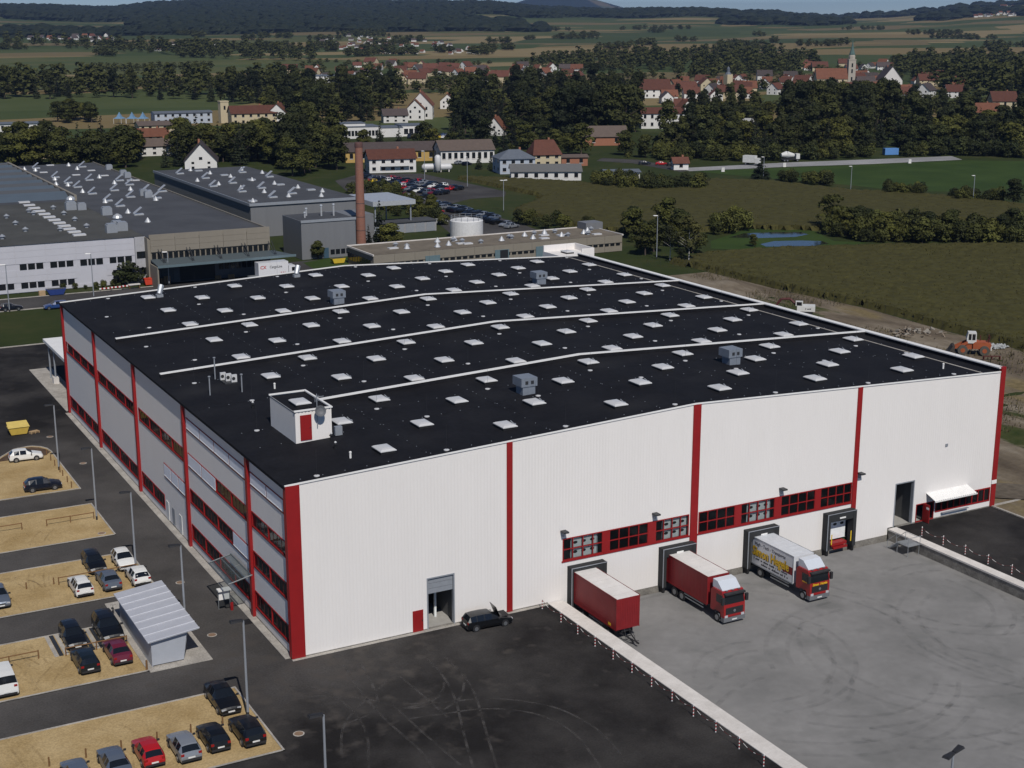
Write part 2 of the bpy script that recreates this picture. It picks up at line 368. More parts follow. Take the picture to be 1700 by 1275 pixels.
rw_ = random.Random(17)
for yb, yt in ((38.9,49.5),(21.7,32.2),(4.1,14.6),(-14.4,-3.3)):     # wheel tracks pressed into the gravel
    for tone in ((.22,.15,.07),(.46,.35,.19)):
        tm = MB()
        for k in range(9):
            x = rw_.uniform(-30,-13); y0_ = rw_.choice((yb+.3,(yb+yt)/2)); dx_ = rw_.uniform(-2.5,2.5)
            for off in (0,1.45): ribbon(tm, [(x+off,y0_),(x+off+dx_*.3,y0_+1.8),(x+off+dx_,y0_+4.2)], .2, .0525+.0004*k+.004*(tone[0] > .3))
        o = tm.obj('wheel_tracks', faded('gravel_track', tone, .38, .8, .32)); o['kind'] = 'structure'
# ------------------------------------------------------------------ outlying ground sheets
def sheet(name, pts, z, m, kind='structure', px=True):
    P = [V2(*q) for q in pts] if px else pts
    b = MB().add([(x,y,z) for x,y in P], [tuple(range(len(P)))]); o = struct(name, b, m, kind)
    if o.data.polygons[0].normal.z < 0: o.data.flip_normals()
    return o
M_LAWN = patched('mown_grass', (.025,.045,.009), (.036,.060,.013), .05, 3)
struct('road', MB().quad(*rect(-300,170.5,62,182.6,-.03)), M_ROAD)
sheet('factory_forecourt', [(36,166),(82,166),(82,174.5),(88,192),(88,198),(66,198),(66,184.5),(36,184.5)], -.02, M_ROAD, px=False)
struct('kerb', MB().box(-300,170.1,-.05,36,170.5,.08).box(-300,182.6,-.05,36,182.9,.08), M_KERB)
sheet('car_park', [(556,300),(600,288),(700,288),(800,309),(840,318),(838,326),(780,330),(735,342),(790,352),(850,366),(905,386),(900,398),(760,398),(715,360),(640,326),(590,330)], -.035, M_ROAD)
sheet('lawn', [(503,436),(588,421),(575,447),(525,449)], -.012, M_LAWN)
sheet('gravel_area', [(1130,279),(1300,270),(1580,259),(1598,265),(1450,272),(1300,277),(1145,284)], -.03, M_GRAV)
sheet('country_road', [(1000,262),(1060,265),(1150,282),(1130,285),(1050,271),(990,267)], -.034, M_ROAD)
sheet('sports_field', [(1150,284),(1300,278),(1450,273),(1600,266),(1720,268),(1720,312),(1600,318),(1500,317),(1420,308),(1290,297)], -.04, M_LAWN)
sheet('grass_bank', [(1180,400),(1240,380),(1345,380),(1385,400),(1440,402),(1400,414),(1250,416),(1180,412)], -.045, M_LAWN)
mw, n, l, p = nodes('pond_water'); p.inputs['Base Color'].default_value = (.016,.020,.016,1); p.inputs['Roughness'].default_value = .12; p.inputs['Specular IOR Level'].default_value = .22
sheet('pond', [(1262,405),(1285,400),(1330,399),(1365,400),(1376,404),(1350,408),(1300,409),(1272,409)], -.035, mw)
sheet('pond', [(1210,394),(1235,387),(1290,385),(1330,385),(1342,389),(1320,393),(1260,395)], -.035, mw)
# rough building ground to the right of the hall
md, n, l, p = nodes('rough_ground'); p.inputs['Roughness'].default_value = .95; p.inputs['Specular IOR Level'].default_value = .1
pos = n.new('ShaderNodeNewGeometry').outputs['Position']
mpn = n.new('ShaderNodeMapping'); mpn.inputs['Rotation'].default_value = (0,0,-.5); mpn.inputs['Scale'].default_value = (1,.35,1); l.new(pos, mpn.inputs[0])
soil = ramp(nz(.12, 8, mpn.outputs[0], .68), [(.32,(.075,.058,.042)), (.5,(.14,.113,.082)), (.66,(.23,.197,.153))])
weed = ramp(nz(.35, 6), [(.3,(.026,.039,.010)), (.7,(.058,.062,.022))])
col = mix(mrange(nz(.05, 7, mpn.outputs[0], .65), .53, .585), soil, weed)
straw = ramp(nz(.9, 5), [(.3,(.11,.086,.042)), (.7,(.20,.155,.082))])
col = mix(mrange(nz(.033, 5, mpn.outputs[0]), .54, .60), col, straw); l.new(col, p.inputs['Base Color'])
bu = n.new('ShaderNodeBump'); bu.inputs['Strength'].default_value = .6; bu.inputs['Distance'].default_value = .4; l.new(nz(.7, 8), bu.inputs['Height']); l.new(bu.outputs[0], p.inputs['Normal'])
rg = MB(); X0, X1, Y0, Y1 = 84.2, 196, -40, 142
edge = [(1075,441),(1140,443),(1300,482),(1440,512),(1580,552),(1700,582),(1900,640)]
ed = [V2(*q) for q in edge]
def right_limit(y):                        # the field fence bounds the building ground
    for (xa, ya), (xb, yb) in zip(ed, ed[1:]):
        if yb <= y <= ya: return xa+(xb-xa)*(y-ya)/(yb-ya)
    return ed[0][0] if y > ed[0][1] else ed[-1][0]
NY, NX = 90, 60; vs = []
for j in range(NY+1):
    y = Y0+(Y1-Y0)*j/NY; xr = right_limit(y)
    for i in range(NX+1):
        x = X0+(xr-X0)*i/NX; e = min(1, (x-X0)/6, (xr-x)/6 if xr-x > 0 else 0)
        q = mnoise.noise((x*.06, y*.06, 2)); z = .35*max(0, q)*e+.12*e*mnoise.noise((x*.3, y*.3, 5))*1.0
        mx, my = V2(1560, 500); z += 2.0*math.exp(-((x-mx-12)/16)**2-((y-my)/9)**2)*e*(.8+.4*mnoise.noise((x*.25,y*.25,1)))
        mx, my = V2(1235, 472); z += 1.2*math.exp(-((x-mx)/7)**2-((y-my)/5)**2)*e
        vs.append((x, y, z-.02))
rg.add(vs, [(j*(NX+1)+i, j*(NX+1)+i+1, (j+1)*(NX+1)+i+1, (j+1)*(NX+1)+i) for j in range(NY) for i in range(NX)])
rough = rg.obj('rough_ground', md, smooth=True); rough['kind'] = 'structure'
pts = [(84.3,3.2),(92,-3),(112,-18),(125,-26),(128,-22),(114,-13),(93,3.5),(84.3,11)]
struct('dirt_track', MB().add([(x,y,.16) for x,y in pts], [tuple(range(len(pts)))]), M_DIRT)
# maize: a standing crop with an uneven top
def crop(name, poly, label_kind, step, h, seed):
    P = [Vector(q) for q in poly]
    def inside(x, y):
        c = False
        for i in range(len(P)):
            a, b = P[i], P[i-1]
            if (a.y > y) != (b.y > y) and x < (b.x-a.x)*(y-a.y)/(b.y-a.y)+a.x: c = not c
        return c
    x0, x1 = min(q.x for q in P), max(q.x for q in P); y0, y1 = min(q.y for q in P), max(q.y for q in P)
    g = random.Random(seed); mb = MB(); ux = int((x1-x0)/step)+1; uy = int((y1-y0)/step)+1; idx = {}
    vs = []; fs = []
    def vert(i, j):
        if (i,j) not in idx:
            x, y = x0+i*step, y0+j*step; idx[(i,j)] = len(vs)
            vs.append((x+g.uniform(-.2,.2)*step, y+g.uniform(-.2,.2)*step, h*(.88+.24*g.random()+.12*mnoise.noise((x*.05,y*.05,seed)))))
        return idx[(i,j)]
    cells = {(i,j) for i in range(ux) for j in range(uy) if inside(x0+(i+.5)*step, y0+(j+.5)*step)}
    for i, j in cells: fs.append((vert(i,j), vert(i+1,j), vert(i+1,j+1), vert(i,j+1)))
    for i, j in cells:
        for (di, dj, a, b) in ((-1,0,(i,j+1),(i,j)),(1,0,(i+1,j),(i+1,j+1)),(0,-1,(i,j),(i+1,j)),(0,1,(i+1,j+1),(i,j+1))):
            if (i+di,j+dj) not in cells:
                va, vb = vs[vert(*a)], vs[vert(*b)]; k = len(vs); ox, oy = di*1.1, dj*1.1; vs.extend([(va[0]+ox,va[1]+oy,-.1),(vb[0]+ox,vb[1]+oy,-.1)])
                fs.append((idx[a], k, k+1, idx[b]))
    for i, j in sorted(cells):                # single plants: along the edge and standing out of the top
        edge_ = any((i+di,j+dj) not in cells for di, dj in ((-1,0),(1,0),(0,-1),(0,1)))
        for _ in range(12 if edge_ else 1):
            x, y = x0+(i+g.uniform(-.5 if edge_ else 0,1.5 if edge_ else 1))*step, y0+(j+g.uniform(-.5 if edge_ else 0,1.5 if edge_ else 1))*step; a = g.uniform(0,3.14); w = g.uniform(.08,.2); c_, s_ = w*math.cos(a), w*math.sin(a)
            zb = .0 if edge_ else h*.75; zt = h*g.uniform(.6,1.2) if edge_ else h*g.uniform(.95,1.18); k = len(vs)
            vs.extend([(x-c_*.4,y-s_*.4,zb),(x+c_*.4,y+s_*.4,zb),(x+c_,y+s_,zt),(x-c_*.8,y-s_*.8,zt*.95)]); fs.append((k,k+1,k+2,k+3))
    mb.add(vs, fs); o = mb.obj(name, M_MAIZE); o['kind'] = 'stuff'; return o
M_MAIZE = mat('maize', (.052,.048,.0155), .9, 0, .35, .5, .6, .1, 8, world_pos=True)
W = lambda *q: [V2(*a) for a in q]
crop('maize_field', W((1120,437),(1180,425),(1300,417),(1480,412),(1720,410),(1720,585),(1580,548),(1440,508),(1300,479),(1180,449)), 0, 1.2, 1.15, 1)
crop('maize_field', W((755,296),(850,300),(965,306),(1060,318),(1170,316),(1150,300),(1260,303),(1400,318),(1560,328),(1720,345),(1720,372),(1600,368),(1400,352),(1350,382),(1200,378),(1130,390),(1045,388),(930,372),(860,350),(910,330),(830,312)), 0, 2.0, 1.1, 2)
# ------------------------------------------------------------------ the red and white hall
HE, HR_, WX, DY = 15.83, 17.55, 84.0, 91.0
roofz = lambda x: HE+(HR_-HE)*(1-abs(x-42)/42)
M_WHITE = mat('white_cladding', (.70,.672,.648), .6, 0, .022, .5, 0, .25, 6, stretch=(1,1,.25))
M_SIDE = M_WHITE
M_RED = mat('red_paint', (.24,.009,.0095), .5, 0, .1, .8)
M_ROOF = patched('bitumen_roof', (.0078,.0079,.0102), (.0125,.0126,.0152), .25, 2.5, .36, .66, .85, (.13,(.019,.019,.021),.64), .18)
M_COP = mat('white_coping', (.72,.71,.69), .45, 0, .06, .6)
M_BLACK = mat('black_rubber', (.012,.012,.013), .6)
M_DOME = mat('opal_dome', (.52,.52,.525), .35, 0, .06, 1)
M_GREY = mat('light_grey_metal', (.30,.32,.35), .45, .3, .08, 2)
M_GL = glass('window_glass', (.012,.014,.016), .55); M_GLC = glass('clear_glass', (.02,.024,.026), .78)
M_BLIND = mat('closed_blind', (.74,.78,.86), .45, 0, .1, 1.5, stretch=(1,6,1))  # sky mirrored by the slats is put into this pale bluish colour
M_FLOOR = mat('screed_floor', (.33,.32,.30), .6)
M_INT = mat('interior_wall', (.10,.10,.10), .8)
M_PANEL = mat('door_panel', (.70,.72,.72), .5)
hall = thing('warehouse', 'large white and red industrial hall with a black flat roof full of skylights', 'warehouse')
PITCH, DEP = 1/3, .0065
def corr(mb, u0, u1, zlo, ztop, P):
    """trapezoidal sheet from u0 to u1; P maps (u, out, z) to a point"""
    us = [u0]; k = math.floor(u0/PITCH)
    while k*PITCH < u1:
        for off, o in ((0,0),(.13,0),(.165,1),(.298,1)):
            u = k*PITCH+off
            if u0+.01 < u < u1-.01: us.append(u)
        k += 1
    us.append(u1); vs = []; fs = []
    for u in us:
        ph = (u/PITCH) % 1; out = DEP if ph > .44 else 0
        vs += [P(u, out, zlo), P(u, out, ztop(u))]
    for i in range(len(us)-1): fs.append((2*i, 2*i+2, 2*i+3, 2*i+1))
    mb.add(vs, fs)
def clad(u0, u1, zlo, ztop, holes, P, name='wall_cladding', m=None):
    mb = MB(); br = sorted({u0,u1}|{h for a in holes for h in a[:2] if u0 < h < u1})
    for a, b in zip(br, br[1:]):
        mid = (a+b)/2; hs = sorted((h[2],h[3]) for h in holes if h[0] <= mid <= h[1]); z = zlo
        for h0, h1 in hs:
            if h0 > z+.02: corr(mb, a, b, z, lambda u, q=h0: q, P)
            z = max(z, h1)
        corr(mb, a, b, z, ztop, P)
    return mb.obj(name, m or M_WHITE, hall)
PF = lambda u, o, z: (u, -o, z)            # front wall looks to -y
PL = lambda u, o, z: (-o, u, z)            # side wall looks to -x
docks = [27.55, 38.05, 48.5, 58.95]; DW = 3.95
wins = [(27.0,31.5),(32.2,36.75),(37.55,41.6),(42.75,47.3),(48.0,52.4),(53.15,57.75),(58.4,62.7)]
fh = [(a,b,4.0,6.25) for a,b in wins]+[(d+.35,d+DW-.35,-.65,2.95) for d in docks]
fh += [(11.3,12.35,0,2.1),(12.75,15.55,.02,5.0),(68.95,71.75,.02,5.05),(72.2,74.9,0.02,2.15),(75.1,83.45,.75,2.4)]
cop = lambda u: roofz(u)+.02
for a, b, zl in ((.95,21,.12),(21,25.4,.12),(25.4,42,-.65),(42,63,-.65),(63,68.2,-.65),(68.2,83.6,.12)): clad(a, b, zl, cop, fh, PF)
MB().box(25.5,-.02,-1.6,68.2,.25,-.66).box(.2,-.03,-.3,25.4,.2,.11).box(69.4,-.03,-.3,84,.2,.11).obj('plinth', M_WALLC, hall)
# side wall: window bands per bay
tb = [0, 10.55, 31.2, 51.7, 71.8, 91]
LV = [(.95,2.72),(5.0,6.65),(8.95,10.5),(12.95,14.3)]
bands = [(1.1,10.1,i) for i in range(4)]+[(11.4,30.6,i) for i in range(4)]+[(31.9,50.7,2),(32.0,40.7,1),(41.2,51.0,0)]+[(52.4,71.2,0),(52.4,71.2,2),(72.5,90.3,0),(72.5,90.3,2)]
lh = [(a,b,LV[i][0],LV[i][1]) for a,b,i in bands]+[(39.6,40.6,.15,2.25),(34.5,35.5,.15,2.25)]
for a, b in zip(tb, tb[1:]): clad(a+.3, b-.3, .15, lambda u: HE-.12, lh, PL)
MB().box(-.03,0,-.3,.2,91,.14).obj('plinth', M_WALLC, hall)
clad(.3, 83.7, .1, cop, [], lambda u, o, z: (u, DY+o, z)); clad(.3, 90.7, .1, lambda u: HE+.42, [], lambda u, o, z: (WX+o, u, z))
# red posts
def post(x0, y0, x1, y1, z1, z0=.05, name='red_pilaster'): MB().box(x0,y0,z0,x1,y1,z1).obj(name, M_RED, hall)
post(-.28,-.14,.98,.2,HE+.0, .06, 'corner_post'); post(-.30,.2,.05,.42,HE-.1,.06,'corner_post')
post(20.97,-.12,21.55,.1,roofz(21.3)-.02); post(41.72,-.12,42.6,.1,HR_-.04,-.6); post(62.75,-.12,63.35,.1,roofz(63)-.02,-.6)
post(83.55,-.12,84.25,.25,HE+.57,.06,'corner_post')
MB().box(83.53,-.14,2.75,84.27,.0,3.2).obj('white_sign', M_COP, hall)
for i, t in enumerate(tb[1:]): post(-.3, t-.28, .05, t+.28, HE-.2)
# roof skin, copings, dividing parapets
rf = MB()
for a, b in ((-.38,42),(42,84)):
    rf.quad((a,-.05,roofz(max(a,0))),(b,-.05,roofz(b)),(b,DY+.05,roofz(b)),(a,DY+.05,roofz(max(a,0))))
rf.box(-.38,-.05,HE-.28,-.36,DY+.05,HE-.004).box(-.36,-.05,HE-.29,.05,DY,HE-.27)
roof = rf.obj('roof', M_ROOF, hall)
roof['label'] = 'black bitumen flat roof with a slight ridge'
def rail(y, w, h, x0, name, m, zb=0.0, dy=0):
    mb = MB()
    for a, b in ((x0,42),(42,83.5)):
        za, zc = roofz(a)+zb, roofz(b)+zb
        vs = [(a,y-w,za),(b,y-w,zc),(b,y+w,zc),(a,y+w,za),(a,y-w,za+h),(b,y-w,zc+h),(b,y+w,zc+h),(a,y+w,za+h)]
        mb.add(vs, [(0,3,2,1),(4,5,6,7),(0,1,5,4),(1,2,6,5),(2,3,7,6),(3,0,4,7)])
    return mb.obj(name, m, hall)
rail(-.03, .075, .12, -.3, 'coping', M_COP, -.02); rail(DY-.05, .16, .14, -.3, 'coping', M_COP, -.02)
for y, x0 in ((22.0, 6.5),(42.0,.5),(62.2,.5)):
    rail(y, .22, .42, x0, 'parapet', M_ROOF); rail(y, .27, .09, x0, 'parapet_coping', M_COP, .425)
MB().box(83.35,.1,HE-.1,83.9,DY-.1,HE+.42).obj('parapet', M_ROOF, hall)
MB().box(83.3,.0,HE+.425,84.1,DY,HE+.55).obj('parapet_coping', M_COP, hall)
MB().box(80.9,.4,roofz(81.2)-.02,81.15,DY-1,roofz(81.2)+.045).obj('gutter_edge', M_KERB, hall)
# stair head at the far corner
t = MB(); t.box(80.2,DY,HE-2,86.5,DY+6,HE+.2).box(80.2,DY+5.7,HE+.2,86.5,DY+6,HE+1.2).box(86.2,DY,HE+.2,86.5,DY+5.7,HE+1.2).box(84.1,DY-.2,0,86.5,DY,HE+1.2)
t.obj('stair_tower', M_WHITE, hall)
# skylights: a curb, an opal dome and the opener beside it
cb = MB().box(-.70,-.96,-.1,.70,.96,.24).mesh('skylight', M_BLACK)
dm = MB(); prof = [(.78,1.04,.24),(.78,1.04,.31),(.6,.84,.42),(.28,.45,.48)]
vs = [(sx*a,sy*b,z) for a,b,z in prof for sx,sy in ((-1,-1),(1,-1),(1,1),(-1,1))]
dm.add(vs, [(4*k+i,4*k+(i+1)%4,4*k+4+(i+1)%4,4*k+4+i) for k in range(3) for i in range(4)]+[(12,13,14,15)]); dm = dm.mesh('dome', M_DOME)
op = MB().box(.78,-.1,.1,1.1,.14,.26).cyl((1.0,.02,.18),(.7,.3,.52),.04,n=5).mesh('opener', M_GREY)
COLS = [10.6,16.75,23.0,29.0,35.3,41.5,47.8,54.0,60.3,66.4,72.6,79.2]
for k in range(17):
    y = 4.0+5.1*k
    for i, x in enumerate(COLS):
        if i % 2 != k % 2: continue
        if (x, k) in ((29.0,2),(35.3,13)) or (abs(y-22) < 1.2 or abs(y-42) < 1.2 or abs(y-62.2) < 1.2): continue
        s = link('skylight', cb, hall, (x, y, roofz(x))); link('dome', dm, s)
        if (i*7+k*3) % 5: link('opener', op, s)
sl = link('skylight', cb, hall, (82.9, DY+2.5, HE+.2)); link('dome', dm, sl)
# lightning conductors: rods on white pucks, wires with clips
puck = MB().lathe([(.26,0),(.26,.07),(.1,.1)], 12).mesh('rod_base', M_DOME); rod = MB().cyl((0,0,.08),(0,0,2.4),.010,.007,4).mesh('lightning_rod', M_DKSTEEL)
for j, y in enumerate((1.0,11.5,16.8,27.2,37.5,47.5,57.5,67.5,77.5,89.5)):
    wire = MB(); x = 3.0+ (j % 2)*3
    for a, b in ((1.0,42),(42,82.5)): wire.cyl((a,y,roofz(a)+.04),(b,y,roofz(b)+.04),.006,n=3,mi=1)
    q = 1.5
    while q < 82: wire.box(q-.035,y-.035,roofz(q),q+.035,y+.035,roofz(q)+.05); q += 2.05
    wire.obj('lightning_wire', [M_GREY, M_BLACK], hall)
    while x < 82:
        if not (3.5 < x < 9.5 and 9.5 < y < 19): b = link('rod_base', puck, hall, (x,y,roofz(x))); link('lightning_rod', rod, b)
        x += 12.4
for x in (13.6,26.0,38.4,51,63.4,75.8):
    wire = MB(); y = 1.5
    while y < 90: wire.box(x-.03,y-.03,roofz(x),x+.03,y+.03,roofz(x)+.05); y += 2.05
    wire.cyl((x,1,roofz(x)+.035),(x,90,roofz(x)+.035),.006,n=3,mi=1).obj('lightning_wire', [M_GREY, M_BLACK], hall)
# roof ventilation units
for i, (x, y) in enumerate(((30.3,13.2),(56.8,14.0),(31.0,66.3),(63.0,68.0))):
    v = MB().box(-.72,-.72,-.1,.72,.72,.85).box(-.92,-.8,.85,.92,1.1,1.75).obj('ventilation_unit', mat('unit_bluegrey',(.20,.225,.265),.5,.2), hall, (x,y,roofz(x)))
    for sx in (-.45,.2): MB().box(sx-.03,-.82,1.1,sx+.3,-.8,1.45).obj('louvre', M_DKSTEEL, v)
# small vents and pipes
def mush(x, y, h, r, m=M_GREY): MB().cyl((0,0,-.05),(0,0,h*.7),r*.6,n=10).lathe([(r,h*.7),(r,h*.85),(r*.3,h)],12).obj('roof_vent', m, hall, (x,y,roofz(x)))
for x, y in ((5.2,24.5),(7.0,21.5),(7.9,10.0),(7.2,7.2)): mush(x,y,.55,.2,M_BLACK); MB().lathe([(.09,0),(.13,.08),(.03,.18)],8).obj('vent_cap', M_DOME, hall, (x,y,roofz(x)+.552))
for x, y, h in ((3.0,31.8,1.9),(6.2,31.0,1.8),(5.4,37.8,2.3)): MB().cyl((0,0,0),(0,0,h),.07,n=8).lathe([(.11,h),(.16,h+.14),(.03,h+.2)],8).obj('flue_pipe', M_GREY, hall, (x,y,roofz(x)))
for i in range(3):
    b = MB().box(-.3,-.14,.15,.3,.14,.95).obj('condenser_unit', M_DOME, hall, (5.9+.38*i,36.6-.75*i,roofz(6)))
    MB().cyl((-.08,-.14,.55),(-.08,-.16,.55),.19,n=12).obj('fan', M_DKSTEEL, b)
MB().box(5.6,34.8,roofz(6),7.0,36.9,roofz(6)+.14).obj('condenser_frame', M_DKSTEEL, hall)
for x, y in ((12.3,86.0),(33,87.4)):
    MB().box(-.45,-.4,0,.45,.4,.4).cyl((0,0,.4),(.5,.6,1.5),.36,.42,8).obj('smoke_exhaust', M_GREY, hall, (x,y,roofz(x)))
for x, y in ((7.3,3.9),(9.5,30.2),(78.4,3.6)): MB().cyl((0,0,0),(0,0,.55),.1,n=8).lathe([(.12,.5),(.12,.6),(.02,.66)],8).obj('roof_drain_vent', M_COP, hall, (x,y,roofz(x)))
# roof access cabin
px0, px1, py0, py1, pz = 4.7, 8.25, 10.7, 17.6, 3.08
cz = roofz(6)-.1
cabin = MB()
for u0, u1, P in ((px0,px1,lambda u,o,z:(u,py0-o,z)),(px0,px1,lambda u,o,z:(u,py1+o,z))): corr(cabin, u0, u1, cz, lambda u: cz+pz, P)
for P in (lambda u,o,z:(px0-o,u,z), lambda u,o,z:(px1+o,u,z)): corr(cabin, py0, py1, cz, lambda u: cz+pz, P)
cab = cabin.obj('roof_access_cabin', M_WHITE, hall)
MB().box(px0-.02,py0,cz+pz-.15,px1,py1,cz+pz-.1).obj('cabin_roof', M_ROOF, cab)
MB().box(px0-.1,py0-.1,cz+pz,px1+.1,py0+.12,cz+pz+.12).box(px0-.1,py1-.12,cz+pz,px1+.1,py1+.1,cz+pz+.12).box(px1-.12,py0+.12,cz+pz,px1+.1,py1-.12,cz+pz+.12).obj('cabin_coping', M_COP, cab)
MB().box(5.15,py0-.09,cz+.3,6.25,py0-.03,cz+2.7).obj('cabin_door', M_RED, cab); MB().box(6.05,py0-.13,cz+1.4,6.15,py0-.09,cz+1.5).obj('door_handle', M_DKSTEEL, cab)
link('skylight', cb, cab, (6.2,13.4,cz+pz-.1)); link('dome', dm, cab, (6.2,13.4,cz+pz-.1))
dish = MB().cyl((0,0,0),(0,0,2.1),.04,n=6); dish.lathe([(.05,0),(.45,.1),(.68,.3),(.66,.3),(.43,.13),(.02,.05)],16)
dish = MB().cyl((6.8,py0-.15,cz+1.4),(6.8,py0-.15,cz+4.6),.04,n=6).cyl((6.8,py0-.15,cz+4.3),(7.5,py0-.15,cz+4.3),.025,n=5)
for k in range(6): dish.cyl((6.5,py0-.3+.0*k,cz+3.9+.1*k),(7.1,py0,cz+3.9+.1*k),.015,n=4)
dish.obj('aerial_mast', M_GREY, cab)
dd = MB().lathe([(.05,0),(.32,.07),(.52,.21),(.50,.22),(.30,.1),(.03,.05)],18).obj('satellite_dish', mat('dish_grey',(.10,.105,.115),.6), cab, (6.95,py0-.55,cz+3.0)); dd.rotation_euler = (R(68),0,R(-10))
MB().box(px1+.3,py0-.1,cz+.3,px1+1.0,py0+.3,cz+1.15).obj('air_conditioner', M_GREY, cab)
# ---- front openings
inner = MB().quad(*rect(.3,.3,83.7,90.7,.05)); inner.obj('hall_floor', M_FLOOR, hall)
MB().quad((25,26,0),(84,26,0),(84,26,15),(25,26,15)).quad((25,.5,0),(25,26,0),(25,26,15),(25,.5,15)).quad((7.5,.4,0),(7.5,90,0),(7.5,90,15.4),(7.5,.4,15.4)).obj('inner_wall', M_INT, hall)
MB().box(.35,.4,3.9,7.4,31,4.1).box(.35,.4,7.9,7.4,31,8.1).box(.35,.4,11.9,7.4,31,12.1).obj('office_floor', M_FLOOR, hall)
def frame(mb, P, u0, u1, z0, z1, t, d0, d1):
    for a, b, c, d in ((u0,u1,z0,z0+t),(u0,u1,z1-t,z1),(u0,u0+t,z0+t,z1-t),(u1-t,u1,z0+t,z1-t)):
        p, q = P(a,d0,c), P(b,d1,d); mb.box(*p, *q)
for k, (a, b) in enumerate(wins):
    f = MB(); frame(f, PF, a, b, 4.0, 6.25, .1, -.12, .05)
    for i in range(1, 4): u = a+(b-a)*i/4; f.box(u-.045,-.045,4.1,u+.045,.1,6.15)
    f.box(a+.1,-.04,5.07,b-.1,.09,5.16); w = f.obj('window_frame', M_RED, hall)
    for i in range(4):
        for j in range(2):
            u = a+(b-a)*i/4; MB().quad((u+.05,.03,4.08+1.06*j),(u+(b-a)/4-.05,.03,4.08+1.06*j),(u+(b-a)/4-.05,.03,5.1+1.06*j),(u+.05,.03,5.1+1.06*j)).obj('pane', M_GLC, w)
for a, b in ((31.5,32.2),(36.75,37.55),(47.3,48),(52.4,53.15),(57.75,58.4)): MB().box(a,-.06,4.0,b,.05,6.25).obj('red_panel', M_RED, hall)
MB().box(26.9,-.09,3.86,41.7,.0,3.998).box(42.65,-.09,3.86,62.72,.0,3.998).obj('red_sill', M_RED, hall)
for k, d in enumerate(docks):               # dock shelters; the raised doors show behind the glass above them
    s = MB(); 
    for a, b in ((d,d+.42),(d+DW-.42,d+DW)): s.extr([(a,-.62),(b,-.62),(b,3.4),(a,3.4)],'y',-.85,0)
    s.box(d+.42,-.82,2.5,d+DW-.42,-.01,3.4); sh = s.obj('dock_shelter', mat('shelter_fabric',(.022,.023,.024),.8), hall)
    MB().box(d-.03,-.9,-.6,d+.05,-.853,3.43).box(d+.05,-.9,3.36,d+DW,-.853,3.43).obj('shelter_edging', M_GREY, sh)
    MB().box(d+1.6,-.88,2.75,d+2.4,-.853,2.92).obj('number_plate', M_COP, sh)
    dr = MB().box(d+.5,.25,.1 if k == 3 else 3.7,d+DW-.55,.32,2.9 if k == 3 else 6.6).obj('sectional_door', M_PANEL, hall)
    for i in range(3):
        for z in ((1.75,2.4) if k == 3 else (4.6,5.55)):
            MB().add([(d+1.0+i*.95+.26*math.cos(t),.245,z+.15*math.sin(t)) for t in [2*math.pi*q/12 for q in range(12)]], [tuple(range(11,-1,-1))]).obj('door_window', M_BLACK, dr)
    if k < 3: MB().box(d+3.45,.35,0,d+3.6,.5,6.5).obj('door_rail', M_GREY, hall)
d = docks[3]
MB().box(d+.9,-.55,-.35,d+3.0,.2,-.02).box(d+1.0,-.8,-.62,d+2.9,-.55,-.4).obj('dock_leveller', M_RED, hall)
for u in (d+.55,d+3.2): MB().box(u,-.875,.0,u+.13,-.852,1.15).obj('guide_strip', mat('safety_yellow',(.62,.42,.02),.5), hall)
for d in docks:
    for u in (d+.1,d+DW-.35): MB().box(u,-.75,-1.2,u+.25,-.1,-.66).obj('dock_bumper', M_BLACK, hall)
MB().box(11.3,-.05,.05,12.35,.06,2.1).obj('side_door', M_RED, hall); MB().box(12.2,-.09,1.0,12.28,-.05,1.15).obj('door_handle', M_DKSTEEL, hall)
def gate(x0, x1, z1, drop, name):
    g = MB().box(x0-.12,-.05,0.03,x0,.35,z1+.12).box(x1,-.05,.03,x1+.12,.35,z1+.12).box(x0,-.05,z1,x1,.35,z1+.12).obj(name, M_GREY, hall)
    if drop: 
        for i in range(3): MB().box(x0+.02,.12,z1-drop*(i+1)/3+.02,x1-.02,.18,z1-drop*i/3-.01).obj('shutter_panel', M_GREY, g)
    MB().box(x1-.9,2.2,.05,x1-.7,2.4,6).obj('inner_post', M_PANEL, g); MB().box(x1+.3,.4,.05,x1+.4,9,6).obj('inner_wall', M_INT, g)
gate(12.87,15.43,4.9,1.5,'roller_gate'); gate(69.07,71.63,4.95,0,'roller_gate')
MB().box(14.9,5,.06,15.2,5.3,5).obj('inner_column', M_PANEL, hall)
# right-hand entrance, window strip and awning
od = MB().box(73.25,-1.0,.08,73.33,0,2.15).obj('entrance_door', M_RED, hall); MB().box(73.235,-.95,1.6,73.25,-.55,1.85).obj('door_sign', M_COP, od)
MB().box(73.4,.3,.05,74.8,.34,2.1).obj('entrance_glazing', M_GL, hall)
f = MB(); frame(f, PF, 72.2, 74.9, .05, 2.15, .09, -.1, .06); f.obj('entrance_frame', M_RED, hall)
f = MB(); frame(f, PF, 75.1, 83.45, .75, 2.4, .14, -.12, .06)
for i in range(1,9): u = 75.1+8.35*i/9; f.box(u-.06,-.05,.89,u+.06,.1,2.26)
w = f.obj('window_frame', M_RED, hall)
for i in range(9): u = 75.1+8.35*i/9; MB().quad((u+.06,.03,.88),(u+.87,.03,.88),(u+.87,.03,2.27),(u+.06,.03,2.27)).obj('pane', M_GL, w)
aw = MB(); 
for i in range(19):
    a = 73.6+.33*i; aw.add([(a,0,3.25),(a+.17,0,3.32),(a+.33,0,3.25),(a,-1.5,2.7),(a+.17,-1.5,2.77),(a+.33,-1.5,2.7)], [(0,3,4,1),(1,4,5,2)])
aw.box(73.55,-1.53,2.58,79.9,-1.48,2.71).obj('awning', M_COP, hall)
